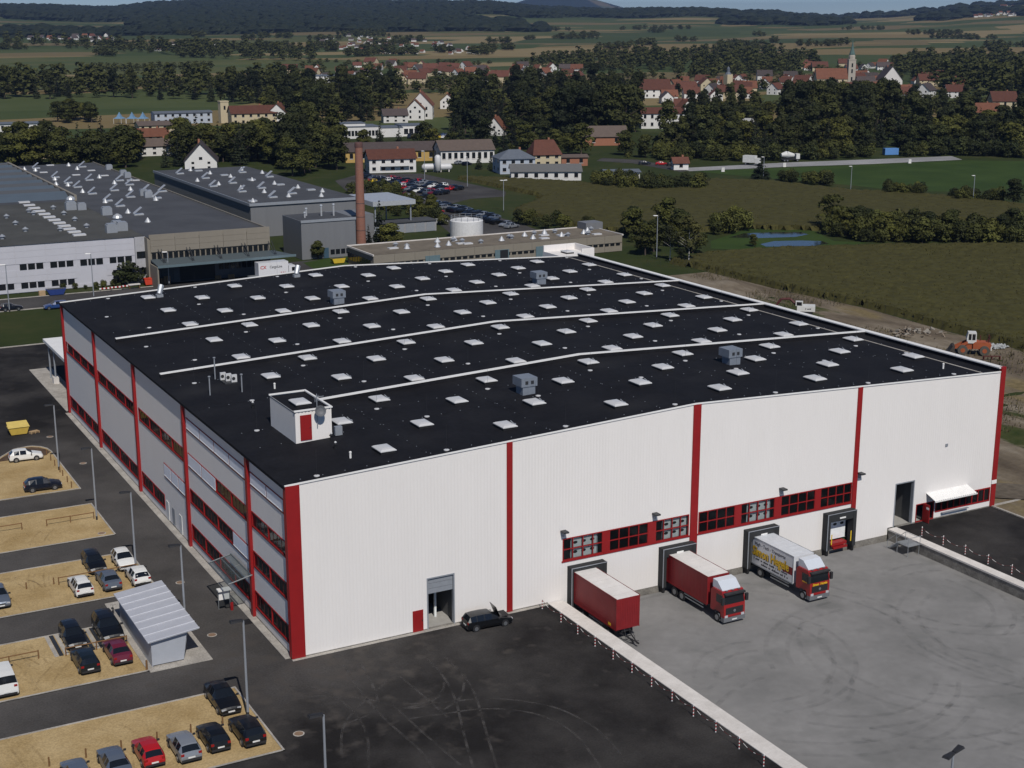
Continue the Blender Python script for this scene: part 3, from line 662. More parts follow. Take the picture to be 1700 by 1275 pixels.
MB().box(76,-.35,.55,80,-.06,.62).obj('sill_shelf', M_GREY, hall)
# wall lamps
for x, z in ((27.0,7.1),(37.4,7.1),(53.1,7.15),(63.6,7.2)):
    b = MB().box(x-.1,-.2,z-.6,x+.1,-.045,z-.1).obj('lamp_bracket', M_GREY, hall); MB().box(x-.28,-.75,z-.1,x+.28,-.05,z+.05).obj('lamp_head', M_DKSTEEL, b)
MB().box(75.9,-.1,8.3,76.25,-.04,8.6).obj('vent_plate', M_GREY, hall)
# ---- side wall windows
r3 = random.Random(11)
M_BROWN = mat('brown_blind', (.20,.15,.06), .7, 0, .3, 2)
SEG = {(1.1,3):(2,(0,1)),(11.4,3):(4,(0,1,2,3)),(11.4,2):(4,(2,3)),(11.4,1):(4,(0,)),(32.0,1):(3,(0,1,2))}
def band(a, b, i):
    z0, z1 = LV[i]; f = MB(); frame(f, PL, a, b, z0, z1, .1, -.1, .06); f.box(-.08,a+.1,z0+.1,.04,b-.1,z0+.2)
    nseg, bl = SEG.get((a,i), (max(2, round((b-a)/4.7)), ())); w = None; segs = []
    for k in range(nseg):
        u0, u1 = a+(b-a)*k/nseg, a+(b-a)*(k+1)/nseg
        if k: f.box(-.06,u0-.09,z0+.2,.08,u0+.09,z1-.1)
        segs.append((u0+.09 if k else u0+.1, u1-.09 if k < nseg-1 else u1-.1, k in bl))
    w = f.obj('window_band', M_RED, hall)
    for u0, u1, blind in segs:
        if blind:
            MB().box(-.075,u0+.03,z0+.24,-.045,u1-.03,z1-.1).obj('blind', M_BLIND, w); MB().box(-.10,u0+.02,z0+.19,-.04,u1-.02,z0+.25).obj('blind_rail', M_COP, w); continue
        npn = max(1, round((u1-u0)/1.1)); m = MB()
        for k in range(npn):
            c0, c1 = u0+(u1-u0)*k/npn, u0+(u1-u0)*(k+1)/npn
            if k: MB().box(-.0,c0-.03,z0+.2,.05,c0+.03,z1-.1).obj('mullion', mat('dark_mullion',(.06,.015,.014),.6), w)
            MB().quad((.025,c1-.03,z0+.18),(.025,c0+.03,z0+.18),(.025,c0+.03,z1-.08),(.025,c1-.03,z1-.08)).obj('pane', M_GL, w)
            q = r3.random()
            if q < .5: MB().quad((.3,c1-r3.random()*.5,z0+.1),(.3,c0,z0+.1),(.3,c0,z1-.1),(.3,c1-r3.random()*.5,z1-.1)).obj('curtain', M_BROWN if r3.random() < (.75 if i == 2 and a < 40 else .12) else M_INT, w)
for a, b, i in bands: band(a, b, i)
M_DOORW = mat('white_door', (.6,.6,.58), .5)
for y in (39.6,34.5): MB().box(-.06,y,.15,.04,y+1,2.25).obj('side_door', M_DOORW, hall)
MB().box(-.07,37.2,.4,-.03,38.2,2.2).obj('vent_grille', M_GREY, hall)
# ---- glazed entrance canopy on brackets
can = thing('entrance_canopy', 'steel framed glass canopy over the side entrance', 'canopy')
zc = 3.85; f = MB()
for p, q in (((-2.5,10.3,zc-.15),(-2.5,16.4,zc-.15)),((-.3,10.3,zc+.35),(-.3,16.4,zc+.35)),((-2.5,10.3,zc-.15),(-.2,10.3,zc+.35)),((-2.5,16.4,zc-.15),(-.2,16.4,zc+.35)),((-1.3,10.3,zc+.12),(-1.3,16.4,zc+.12))): f.cyl(p, q, .075, n=6)
f.obj('canopy_frame', mat('canopy_steel',(.12,.13,.14),.5,.3), can)
for a, b in ((10.4,13.3),(13.4,16.3)): MB().quad((-2.45,a,zc-.08),(-.3,a,zc+.4),(-.3,b,zc+.4),(-2.45,b,zc-.08)).obj('glass_pane', glass('canopy_glass',(.08,.10,.10),.7), can)
st = thing('notice_stand', 'small white covered notice stand on the paving under the canopy', 'stand', (-2.0,13.6,0))
f = MB()
for x in (-.55,.55): f.cyl((x,0,0),(x,0,1.9),.04,n=6)
f.obj('stand_frame', M_STEEL, st); MB().box(-.62,-.35,1.85,.62,.35,1.98).obj('stand_roof', M_COP, st); MB().box(-.5,-.03,.9,.5,.03,1.8).obj('stand_board', M_COP, st); MB().box(-.5,-.1,.3,.1,.1,.8).obj('stand_box', M_DKSTEEL, st)
eb = MB().lathe([(.14,0),(.16,.4),(.15,.75),(.05,.8)],10).obj('fire_point', M_RED, None, (-1.5,12.9,0)); tag(eb, 'small red bin beside the notice stand by the entrance', 'bin')
tag(MB().box(-1.5,9.0,.001,-.6,10.1,.03).obj('door_mat', M_BLACK), 'black doormat grating on the ground by the second red pilaster', 'mat')
# ---- loading canopy behind the far corner
lc = thing('loading_canopy', 'white flat canopy on slim posts behind the far corner of the hall', 'canopy')
MB().box(1.3,95.5,5.3,14,115.6,5.75).obj('canopy_roof', M_COP, lc)
for x, y in ((1.6,112.8),(1.6,109),(1.6,99)): MB().cyl((x,y,0),(x,y,5.3),.14,n=8).obj('post', M_GREY, lc); 
MB().box(1.2,108.6,0,2,109.6,1.0).obj('post_base', M_CONC, lc)
# ------------------------------------------------------------------ cars
M_TYRE = mat('tyre', (.015,.015,.016), .85); M_RIM = mat('wheel_rim', (.35,.36,.38), .35, .8)
M_CGL = mat('car_glass', (.008,.010,.013), .08, 0, .05, 1, 0, .7); M_PLATE = mat('number_plate', (.62,.62,.60), .5)
M_HEAD = mat('headlamp', (.55,.57,.6), .12, .3); M_TAIL = mat('tail_lamp', (.25,.01,.01), .25); M_TRIM = mat('black_trim', (.02,.02,.022), .6)
def paint(name, c, rough=.28, metal=0.0):
    if name in MATS: return MATS[name]
    m = mat('paint_'+name, c, rough, metal, .03, 1, 0, .5); b = m.node_tree.nodes['Principled BSDF']; b.inputs['Coat Weight'].default_value = .25; b.inputs['Coat Roughness'].default_value = .08
    MATS[name] = m; return m
PAINT = dict(white=paint('white',(.66,.66,.64)), black=paint('black',(.0035,.0038,.0045),.35), navy=paint('navy',(.004,.006,.014),.35), silver=paint('silver',(.30,.32,.35),.35,.5), greyblue=paint('greyblue',(.13,.155,.20),.35,.4),
             red=paint('red',(.36,.008,.010)), crimson=paint('crimson',(.115,.011,.025)), green=paint('green',(.005,.008,.009),.35), yellow=paint('yellow',(.6,.42,.02)), blue=paint('blue',(.02,.05,.16)))
# stations: x, z of belt line, z of the top, half width at belt, half width at top ; window flags follow
PROF = {
 'hatch': (1.70, .68, [(2.02,.52,.56,.70,.62),(1.9,.66,.70,.80,.70),(1.25,.82,.87,.83,.74),(.78,.89,.95,.84,.74),(.12,.92,1.36,.84,.60),(.02,.92,1.39,.84,.60),(-.72,.93,1.42,.84,.60),(-.82,.93,1.42,.84,.60),(-1.45,.95,1.36,.82,.58),(-1.56,.95,1.31,.81,.57),(-1.93,.93,.97,.78,.66),(-2.02,.56,.62,.74,.64)], (3,4),(9,10),[(4,5,0),(5,6,1),(6,7,0),(7,8,1)]),
 'sedan': (1.76, .70, [(2.3,.50,.54,.70,.60),(2.18,.66,.70,.82,.72),(1.45,.83,.88,.86,.76),(.92,.90,.95,.87,.76),(.22,.93,1.37,.87,.61),(.12,.93,1.40,.87,.61),(-.58,.94,1.43,.87,.61),(-.68,.94,1.43,.87,.61),(-1.15,.95,1.36,.86,.59),(-1.25,.95,1.33,.86,.59),(-1.72,.98,1.04,.85,.72),(-2.2,.94,1.0,.82,.72),(-2.3,.55,.60,.76,.66)], (3,4),(9,10),[(4,5,0),(5,6,1),(6,7,0),(7,8,1)]),
 'estate': (1.74, .70, [(2.25,.50,.54,.70,.60),(2.12,.66,.70,.82,.72),(1.4,.83,.88,.86,.76),(.9,.90,.95,.87,.76),(.22,.93,1.38,.87,.62),(.12,.93,1.41,.87,.62),(-.55,.94,1.45,.87,.62),(-.65,.94,1.45,.87,.62),(-1.3,.95,1.44,.86,.61),(-1.4,.95,1.44,.86,.61),(-1.95,.96,1.38,.84,.60),(-2.2,.95,.99,.82,.70),(-2.25,.52,.58,.76,.66)], (3,4),(10,11),[(4,5,0),(5,6,1),(6,7,0),(7,8,1),(8,9,0),(9,10,1)]),
 'van': (1.88, .78, [(2.35,.62,.68,.80,.70),(2.25,.85,.92,.90,.82),(1.75,1.05,1.10,.93,.84),(1.55,1.12,1.18,.94,.84),(.85,1.18,1.86,.94,.74),(.75,1.18,1.90,.94,.74),(-.1,1.2,1.93,.94,.75),(-.25,1.2,1.93,.94,.75),(-1.2,1.2,1.93,.94,.75),(-1.35,1.2,1.93,.94,.75),(-2.2,1.2,1.88,.92,.74),(-2.32,1.15,1.25,.92,.86),(-2.38,.55,.62,.88,.78)], (3,4),(10,11),[(4,5,0),(5,6,1),(6,7,0),(7,8,1),(8,9,0),(9,10,1)]),
}
SUV = 1.14
def car_meshes(kind):
    w2, hub, st, ws, rw, side = PROF[kind]; B = MB(); parts = {'windscreen':MB(),'rear_window':MB(),'side_window':[]}
    rings = []
    for i, (x, zb, zt, wb, wt) in enumerate(st):
        zl = .22 if 0 < i < len(st)-1 else .30
        zm = min(.48, zb-.04)
        rings.append([(x,wb*.88,zl),(x,wb*1.0,zl+.08),(x,wb*1.03,zm),(x,wb,zb),(x,wt,zt),(x,wt*.55,zt+.035),(x,0,zt+.045)])
    for i in range(len(st)-1):
        for s in (1, -1):
            a = [(p[0],s*p[1],p[2]) for p in rings[i]]; b = [(p[0],s*p[1],p[2]) for p in rings[i+1]]
            for j in range(6):
                q = [a[j],b[j],b[j+1],a[j+1]]; q = q if s == 1 else q[::-1]
                gl = [g for g in side if g[0] == i and g[2]]
                if (i, i+1) == ws and j >= 4: parts['windscreen'].quad(*q); continue
                if (i, i+1) == rw and j >= 4: parts['rear_window'].quad(*q); continue
                if j == 3 and gl: m = MB(); m.quad(*q); parts['side_window'].append(m); continue
                if j == 3 and (i, i+1) == ws:
                    B.quad(*q, mi=0); continue
                B.quad(*q)
            # floor
            B.quad(*( [a[0],(a[0][0],0,a[0][2]),(b[0][0],0,b[0][2]),b[0]] if s == 1 else [b[0],(b[0][0],0,b[0][2]),(a[0][0],0,a[0][2]),a[0]] ), mi=1)
    for ring, rev in ((rings[0],0),(rings[-1],1)):
        loop = [(p[0],p[1],p[2]) for p in ring]+[(p[0],-p[1],p[2]) for p in ring[-2::-1]]
        B.add(loop, [tuple(range(len(loop)))[::-1] if rev else tuple(range(len(loop)))])
    xf, xr = st[0][0], st[-1][0]; fx, rx = xf-.82, xr+.78
    for x in (fx, rx):
        for s in (1,-1): B.cyl((x,s*(w2/2-.30),.31),(x,s*(w2/2+.025),.31),.355,n=14,mi=1)
    wheel = MB().cyl((0,-.11,0),(0,.11,0),.30,n=14); rim = MB().cyl((0,.11,0),(0,.125,0),.19,n=10)
    return dict(B=B, parts=parts, st=st, w2=w2, xf=xf, xr=xr, fx=fx, rx=rx, wheel=wheel, rim=rim)
CACHE = {}
def make_car(kind, colr, label, x, y, rz, group=None, cat='car', scale=1.0, hood_open=False, name='parked_car', roof_bars=False):
    if kind not in CACHE:
        c = car_meshes(kind); k = {}
        k['win'] = [c['parts']['windscreen'].mesh('windscreen', M_CGL), c['parts']['rear_window'].mesh('rear_window', M_CGL)]
        k['side'] = [m.mesh('side_window', M_CGL) for m in c['parts']['side_window']]
        k['wheel'] = c['wheel'].mesh('wheel', M_TYRE); k['rim'] = c['rim'].mesh('rim', M_RIM)
        st = c['st']; xf, xr, w = c['xf'], c['xr'], c['w2']/2; zf = st[1][1]; zr = st[-2][1]
        k['head'] = [MB().box(xf-.16,s*w*.52,zf-.13,xf-.02,s*w*.86,zf-.01).mesh('headlight', M_HEAD) for s in (1,-1)]
        k['tail'] = [MB().box(xr-.0,s*w*.62,zr-.20,xr+.12,s*w*.90,zr-.03).mesh('tail_light', M_TAIL) for s in (1,-1)]
        k['plate'] = [MB().box(xf+.0,-.26,.36,xf+.025,.26,.47).mesh('number_plate', M_PLATE), MB().box(xr-.03,-.26,.50,xr+.0,.26,.61).mesh('number_plate', M_PLATE)]
        k['grille'] = MB().box(xf-.06,-.34,zf-.14,xf+.012,.34,zf-.04).mesh('grille', M_TRIM)
        k['bump'] = [MB().box(xf-.12,-w*.84,.27,xf+.05,w*.84,.35).mesh('bumper', M_TRIM), MB().box(xr-.05,-w*.86,.30,xr+.12,w*.86,.46).mesh('bumper', M_TRIM)]
        xm = st[3][0]-.18; k['mir'] = [MB().box(xm-.05,s*(w+.0),st[3][1]+.0,xm+.07,s*(w+.2),st[3][1]+.13).mesh('mirror', M_TRIM) for s in (1,-1)]
        CACHE[kind] = (c, k)
    c, k = CACHE[kind]
    t = thing(name, label, cat, (x,y,.05 if x < -6 else 0.0), rz, group); t.scale = (scale,)*3 if scale != 1.0 else (1,1,1)
    key = kind+colr
    if key not in CACHE:
        me = c['B'].mesh('body', [PAINT[colr], M_TRIM], True); me.set_sharp_from_angle(angle=R(32)); CACHE[key] = me
    link('body', CACHE[key], t)
    for m in k['win']+k['side']+k['head']+k['tail']+k['plate']+k['bump']+k['mir']+[k['grille']]: link(m.name.split('.')[0], m, t)
    for wx in (c['fx'], c['rx']):
        for s in (1,-1):
            w = link('wheel', k['wheel'], t, (wx, s*(c['w2']/2-.07), .30), 0 if s == 1 else math.pi); link('rim', k['rim'], w)
    if hood_open:
        h = MB().add([(.95,-.72,.97),(.95,.72,.97),(.55,.68,1.95),(.55,-.68,1.95),(.98,-.72,.99),(.98,.72,.99),(.58,.68,1.97),(.58,-.68,1.97)], [(0,1,2,3),(7,6,5,4),(0,4,5,1),(2,6,7,3)]); h.obj('open_bonnet', PAINT[colr], t)
        MB().box(1.0,-.66,.9,1.95,.66,.93).obj('engine_bay', M_BLACK, t)
    if roof_bars:
        for s in (1,-1): MB().cyl((.0,s*.56,1.47),(-1.5,s*.56,1.49),.022,n=5).obj('roof_rail', M_TRIM, t)
    return t
UPY, DNY = math.pi/2, -math.pi/2            # bonnet to +y (rear towards us) / to -y
GR = 'cars parked on the gravel lots'
make_car('hatch','white','white three-door hatchback parked sideways in the far gravel lot',-9.75,70.9,R(-3),GR)
make_car('hatch','navy','dark navy hatchback parked sideways near the corner of the far gravel lot',-10.15,57.9,R(-3),GR,scale=1.04)
make_car('estate','black','black estate car facing us beside the white hatchback behind the wooden rail',-10.5,29.8,DNY,GR)
make_car('hatch','white','white hatchback facing us next to the lamp post and the wooden rail',-7.7,29.1,DNY,GR,scale=1.03)
make_car('estate','white','white estate car seen from behind left of the grey saloon',-13.0,24.5,UPY,GR,roof_bars=True)
make_car('sedan','greyblue','grey saloon seen from behind between two white cars',-10.25,24.7,UPY,GR)
gw = make_car('hatch','white','white hatchback with lettering on its dark rear window near the shelter roof',-7.45,24.4,UPY,GR,scale=1.04)
make_car('sedan','greyblue','grey car cut by the left picture edge facing us on the gravel',-20.55,25.4,DNY,GR)
make_car('estate','black','black estate car facing us on the striped paving, left of the black off-roader',-16.2,12.75,DNY,GR)
make_car('estate','black','tall black off-roader facing us on the striped paving beside the shelter',-13.05,13.0,DNY,GR,scale=1.12)
make_car('estate','green','very dark estate car seen from behind left of the crimson saloon',-16.3,7.4,UPY,GR)
make_car('sedan','crimson','crimson saloon seen from behind beside the metal shelter',-13.45,7.8,UPY,GR)
make_car('van','white','white panel van cut by the left picture edge',-23.3,6.4,UPY,GR,cat='van',name='parked_van')
make_car('sedan','black','black saloon facing us at the corner of the nearest gravel lot',-8.1,-5.3,DNY,GR,scale=1.04)
make_car('hatch','black','black car seen from behind at the kerb corner under the tall lamp post',-8.05,-11.4,UPY,GR,scale=1.08)
make_car('hatch','black','small black hatchback seen from behind right of the silver hatchback',-10.65,-11.1,UPY,GR)
make_car('hatch','silver','silver grey hatchback with a dark sunroof seen from behind',-13.05,-11.5,UPY,GR,scale=1.03)
make_car('hatch','red','bright red hatchback seen from behind in the nearest row',-15.65,-11.0,UPY,GR)
make_car('sedan','greyblue','blue grey saloon left of the red hatchback in the nearest row',-18.3,-11.5,UPY,GR)
make_car('estate','greyblue','blue grey estate car leftmost in the nearest row cut by the bottom edge',-21.1,-12.0,UPY,GR)
make_car('estate','black','black estate car with its bonnet open beside the white wall',18.0,-1.75,R(-3),None,hood_open=True)
def text(name, s, size, m, parent, loc, rot, sx=1.0, ext=.004, bold=0):
    cu = bpy.data.curves.new(name, 'FONT'); cu.body = s; cu.size = size; cu.extrude = ext; cu.align_x = 'CENTER'; cu.offset = bold; cu.resolution_u = 2
    tmp = bpy.data.objects.new('tmp', cu); COL.objects.link(tmp); dg = bpy.context.evaluated_depsgraph_get()
    me = bpy.data.meshes.new_from_object(tmp.evaluated_get(dg)); me.name = name; bpy.data.objects.remove(tmp); me.materials.clear(); me.materials.append(m)
    o = link(name, me, parent, loc); o.rotation_euler = rot; o.scale = (sx,1,1); return o
M_LETW = mat('white_lettering',(.7,.7,.7),.5); M_LETY = mat('yellow_lettering',(.68,.42,.015),.5); M_LETB = mat('black_lettering',(.02,.02,.025),.5); M_LETR = mat('red_lettering',(.42,.02,.02),.5)
def marks(t, x, y, z, h, length, m, seed):      # lettering too small to read: a row of strokes
    g = random.Random(seed); mb = MB(); u = 0
    while u < length:
        w = g.uniform(.05,.16); mb.box(x+u,y-.004,z,x+u+w,y+.004,z+h*g.choice((.7,.7,1.0))); u += w+g.choice((.04,.05,.05,.22))
    return mb.obj('small_lettering', m, t)
lg = MB().add([(.16*math.cos(2*math.pi*k/12)+.28,.13*math.sin(2*math.pi*k/12),0) for k in range(12)],[tuple(range(12))])
for k in range(5): lg.box(.0-.12*k,-.03,-.001,.09-.12*k,.05,.001)
lo_ = lg.obj('window_lettering', M_LETW, gw, (-1.765,0,1.145)); lo_.rotation_euler = (R(48),0,-UPY)
# red car on the road past the lawn and others near the neighbour factory
make_car('hatch','navy','dark blue car at the kerb of the road beyond the lawn, by the street lamp',*V2(19,515),R(0))
make_car('estate','blue','blue car on the road beyond the lawn, half hidden by the hall corner',*V2(93,512),R(180),None)
# ------------------------------------------------------------------ lorries
def wheel_set(t, x, r, w, tw, m=M_TYRE):
    for s in (1,-1):
        a = MB().cyl((x,s*(w/2-tw),0),(x,s*(w/2),0),r,n=16).obj('wheel', M_TYRE, t, (0,0,r)); MB().cyl((x,s*(w/2),0),(x,s*(w/2+.02),0),r*.55,n=12).obj('rim', M_RIM, a)
YB = -1.25
M_TARP = mat('red_tarpaulin', (.185,.012,.014), .5, 0, .15, .8, 0, .35); M_TARPROOF = mat('pale_tarpaulin', (.60,.58,.56), .6, 0, .1, .7)
M_CABR = paint('lorry_red', (.26,.010,.011)); M_DEFL = paint('deflector', (.50,.53,.58))
def body_box(t, x0, x1, z0, z1, m, mroof, ribs=True, front=None):
    MB().box(x0,-1.25,z0,x1,1.25,z1).obj('cargo_box', m, t)
    for i in range(9):
        a = x0+(x1-x0)*i/9; MB().box(a+.02,-1.2,z1,a+(x1-x0)/9-.02,1.2,z1+.03+.01*(i % 2)).obj('roof_panel', mroof, t)
    f = MB()
    for s in (1,-1):
        f.box(x0-.02,s*1.24,z0-.06,x1+.02,s*1.275,z0+.08).box(x0-.02,s*1.24,z1-.06,x1+.02,s*1.275,z1+.045)
        for x in (x0,x0+.62,x1-.06): f.box(x,s*1.24,z0+.08,x+.07,s*1.272,z1-.06)
    return f
def lorry(label, x, box_len, m, mroof, text_on, tail, front_y, yellow=False):
    L = -front_y; t = thing('lorry', label, 'truck', (x, 0, YB), DNY)      # local +x runs out of the dock
    z0, z1 = 1.15, 3.95; xb0, xb1 = tail, tail+box_len
    f = body_box(t, xb0, xb1, z0, z1, m, mroof)
    f.obj('box_edging', M_TARP if not yellow else M_GREY, t)
    if not yellow:
        r = MB()
        for s in (1,-1):
            k = xb0+.75
            while k < xb1-.1: r.box(k,s*1.25,z0+.08,k+.05,s*1.262,z1-.06); k += .55
        r.obj('curtain_straps', M_TARP, t)
    MB().box(xb0,-.45,.75,L-.6,.45,1.05).obj('chassis', M_TRIM, t)
    for s in (1,-1): MB().box(xb0+3.6,s*1.2,.55,xb1-.6,s*1.16,.68).box(xb0+3.6,s*1.2,.85,xb1-.6,s*1.16,.98).obj('side_guard', M_STEEL, t)
    MB().box(xb0+3.9,.6,.5,xb0+4.9,1.15,1.0).obj('fuel_tank', M_STEEL, t)
    for k in (xb0+2.0,)+((xb0+3.25,) if not yellow else ()): wheel_set(t, k, .5, 2.5, .35)
    # cab
    c0, c1 = L-2.2, L-.08; c = MB(); sec = [(c0,1.0),(c0,3.0),(c0+.25,3.22),(c1-.45,3.22),(c1-.2,2.95),(c1-.03,2.0),(c1,1.55),(c1,.75),(c1-.5,.7),(c0+1.7,.72),(c0+1.55,1.15),(c0+.75,1.15),(c0+.55,1.0)]
    c.extr([(u,z) for u,z in sec],'y',-1.22,1.22); c.obj('cab', M_CABR, t)
    MB().add([(c1-.19,-1.08,2.93),(c1-.19,1.08,2.93),(c1+.0,1.12,2.05),(c1+.0,-1.12,2.05)],[(0,3,2,1)]).obj('windscreen', M_CGL, t)
    MB().box(c1-.3,-1.15,2.97,c1+.12,1.15,3.12).obj('sun_visor', M_TRIM, t)
    for s in (1,-1):
        MB().box(c1-1.25,s*1.221,2.05,c1-.35,s*1.232,2.85).obj('side_window', M_CGL, t)
        MB().box(c1-.12,s*1.24,2.1,c1+.1,s*1.52,2.8).obj('mirror', M_TRIM, t)
        MB().box(c1-.02,s*.78,.72,c1+.05,s*1.12,.95).obj('headlight', M_HEAD, t)
        MB().box(c1-1.3,s*1.222,.45,c1-.6,s*1.24,.95).box(c1-1.2,s*1.1,.3,c1-.55,s*1.24,.4).obj('step', M_GREY, t)
    MB().box(c1-.4,-1.24,.3,c1+.06,1.24,.70).obj('bumper', mat('bumper_grey',(.13,.135,.145),.5), t)
    g = MB()
    for k in range(4): g.box(c1-.02,-.95,1.05+.16*k,c1+.03,.95,1.15+.16*k)
    g.box(c1-.03,-1.0,1.0,c1+.005,1.0,1.68).obj('grille', M_TRIM, t); 
    MB().cyl((c1+.02,0,1.33),(c1+.05,0,1.33),.14,n=14).obj('emblem', M_RIM, t)
    MB().box(c1+.06,-.28,.42,c1+.075,.28,.54).obj('number_plate', M_PLATE, t)
    d = MB().extr([(c0+.05,3.2),(c1-.55,3.24),(c0+.75,3.95),(c0+.05,4.0)],'y',-1.05,1.05); d.obj('wind_deflector', M_DEFL, t)
    wheel_set(t, L-1.12, .48, 2.5, .32)
    for k in (-.7,0,.7): MB().box(c1-.42,k-.12,3.23,c1-.3,k+.12,3.31).obj('roof_lamp', M_RIM, t)
    return t, xb0, xb1, c1
t2, a, b, c1 = lorry('red curtain-sided lorry with red cab and pale roof at the second dock', 39.98, 7.35, M_TARP, M_TARPROOF, None, -.1, -10.0)
MB().box(4.6,1.252,1.3,5.0,1.27,1.5).obj('warning_sign', M_LETY, t2); 
M_WBOX = paint('white_box', (.55,.56,.58), .4)
t3, a, b, c1 = lorry('white box lorry with red cab and large yellow company lettering at the third dock', 50.5, 7.1, M_WBOX, mat('silver_roof',(.52,.54,.57),.5), True, .0, -9.75, True)
# the lettered side looks towards -x: local -y
xm = (a+b)/2
MB().add([(b-1.6,-1.256,1.95),(b-.02,-1.256,1.95),(b-.02,-1.256,2.75),(b-2.3,-1.256,2.75)], [(0,1,2,3)]).obj('red_stripe', M_TARP, t3)
for s, rz in ((-1, 0),):
    text('company_lettering','Simon Hegele',1.36,M_LETB,t3,(xm+.08,-1.262,2.12),(R(90),0,0),.76,.003,.05)
    text('company_lettering','Simon Hegele',1.36,M_LETY,t3,(xm,-1.270,2.16),(R(90),0,0),.76,.003,.035)
    text('company_lettering','High - Tech - Transporte',.50,M_LETB,t3,(xm-.1,-1.262,3.28),(R(90),0,0),.95)
    marks(t3, xm-2.6, -1.262, 1.74, .20, 5.2, M_LETB, 21); marks(t3, xm-1.4, -1.262, 1.38, .20, 4.2, M_LETB, 22)
text('cab_lettering','Simon  Hegele',.36,M_LETY,t3,(c1+.022,0,1.72),(R(90),0,R(90)),.85,.004,.012)
for s in (1,-1): MB().box(c1-1.2,s*1.221,1.9,c1-.5,s*1.23,2.0).obj('cab_stripe', M_LETY, t3)
# drawbar trailer at the first dock
tr = thing('trailer', 'red curtain-sided drawbar trailer without lorry at the first dock', 'trailer', (29.05,0,YB), DNY)
f = body_box(tr, .25, 8.35, 1.22, 4.36-.12, M_TARP, M_TARPROOF); f.obj('box_edging', M_TARP, tr)
r = MB()
for k in range(13): r.box(8.35,-1.2+k*.19,1.3,8.372,-1.2+k*.19+.06,4.15)
r.obj('front_ribs', M_TARP, tr)
MB().box(.4,-.5,.8,8.1,.5,1.18).obj('chassis', M_TRIM, tr)
for k in (2.4,6.9): wheel_set(tr, k, .48, 2.4, .35)
MB().cyl((7.6,-.55,.65),(9.9,0,.45),.06,n=6).cyl((7.6,.55,.65),(9.9,0,.45),.06,n=6).cyl((9.9,0,.45),(10.2,0,.45),.09,n=8).cyl((8.6,-.3,.58),(8.6,.3,.58),.05,n=6).cyl((9.2,0,.5),(9.2,0,.02),.05,n=6).obj('drawbar', M_TRIM, tr)
MB().tube([(8.3,.2,1.2),(8.8,.5,.5),(9.3,.2,.3),(9.8,.3,.5)],.025,5).tube([(8.3,-.3,1.2),(8.9,-.5,.4),(9.6,-.2,.5)],.025,5).obj('hoses', M_TRIM, tr)
for s in (1,-1): MB().box(3.6,s*1.2,.55,5.9,s*1.16,.68).box(3.6,s*1.2,.85,5.9,s*1.16,.98).obj('side_guard', M_STEEL, tr)
MB().box(7.0,-1.268,1.35,7.45,-1.255,1.6).obj('warning_sign', M_LETY, tr)
# ------------------------------------------------------------------ site furniture
def lamp(label, x, y, h=8.3, az=0.0, heads=1, z=0.0, far=False):
    t = thing('street_lamp', label, 'lamp', (x,y,z), az, 'street lamps')
    MB().cyl((0,0,0),(0,0,h),.11,.08,8).obj('pole', M_GREY, t); 
    for s in ((-1,) if heads == 1 else (-1,1)):
        hd = MB().add([(s*.05,-.16,h+.02),(s*1.1,-.27,h+.06),(s*1.1,.27,h+.06),(s*.05,.16,h+.02),(s*.05,-.13,h+.16),(s*1.02,-.2,h+.22),(s*1.02,.2,h+.22),(s*.05,.13,h+.16)], [(0,3,2,1),(4,5,6,7),(0,1,5,4),(1,2,6,5),(2,3,7,6),(3,0,4,7)])
        hd.obj('lamp_head', M_TRIM if not far else M_COP, t)
    MB().cyl((0,0,0),(0,0,.5),.11,n=8).obj('base', M_DKSTEEL, t)
    return t
lamp('tall street lamp rising behind the black car at the nearest lot corner', -7.0, -8.4)
lamp('street lamp cut by the bottom edge in the dark asphalt yard', -7.15, -26.0)
lamp('street lamp beside the metal shelter', -6.7, 10.2)
lamp('street lamp next to the white hatchback facing us', -6.95, 27.1)
lamp('street lamp at the empty gravel lot with rails', -7.0, 44.1)
lamp('street lamp at the farthest gravel lot with two cars', -6.95, 64.6)
lamp('double-headed lamp at the bottom right edge of the concrete yard', 28.3, -48.6, 8.25, .3, 2, YB)
M_WOOD = mat('brown_timber', (.16,.085,.035), .8)
for i, y in enumerate((71.7,69.1,66.6,64.1-.6,61.9,59.2,56.9)): tag(MB().cyl((0,0,0),(0,0,.75),.07,.065,8).obj('timber_bollard', M_WOOD, None, (-7.05,y,.05)), f'short brown timber bollard, {ORD[i]} from the soil bed in the far gravel lot', 'bollard', 'timber bollards')
for i, x in enumerate((-9.2,-11.75,-14.4,-17.15,-19.8,-22.5)): tag(MB().cyl((0,0,0),(0,0,.75),.07,.065,8).obj('timber_bollard', M_WOOD, None, (x,-8.8,.05)), f'brown timber bollard in the nearest gravel lot, {ORD[i]} from the right', 'bollard', 'timber bollards')
for i, x in enumerate((-15.0,-17.6)): tag(MB().cyl((0,0,0),(0,0,.7),.07,.065,8).obj('timber_bollard', M_WOOD, None, (x,27.25,.05)), f'brown timber bollard on open gravel, {ORD[i]} left of the white estate car', 'bollard', 'timber bollards')
tag(MB().cyl((0,0,0),(0,0,.9),.1,.09,8).obj('timber_bollard', M_WOOD, None, (-11.9,3.85,.05)), 'orange brown timber post at the front corner of the shelter', 'bollard', 'timber bollards')
def wrail(x0, x1, y, label):
    t = thing('timber_rail', label, 'railing', (0,0,.05))
    for i in range(3): x = x0+(x1-x0)*i/2; MB().cyl((x,y,0),(x,y,.8),.06,n=7).obj('rail_post', M_WOOD, t)
    MB().cyl((x0,y,.74),(x1,y,.74),.055,n=7).obj('rail_bar', M_WOOD, t)
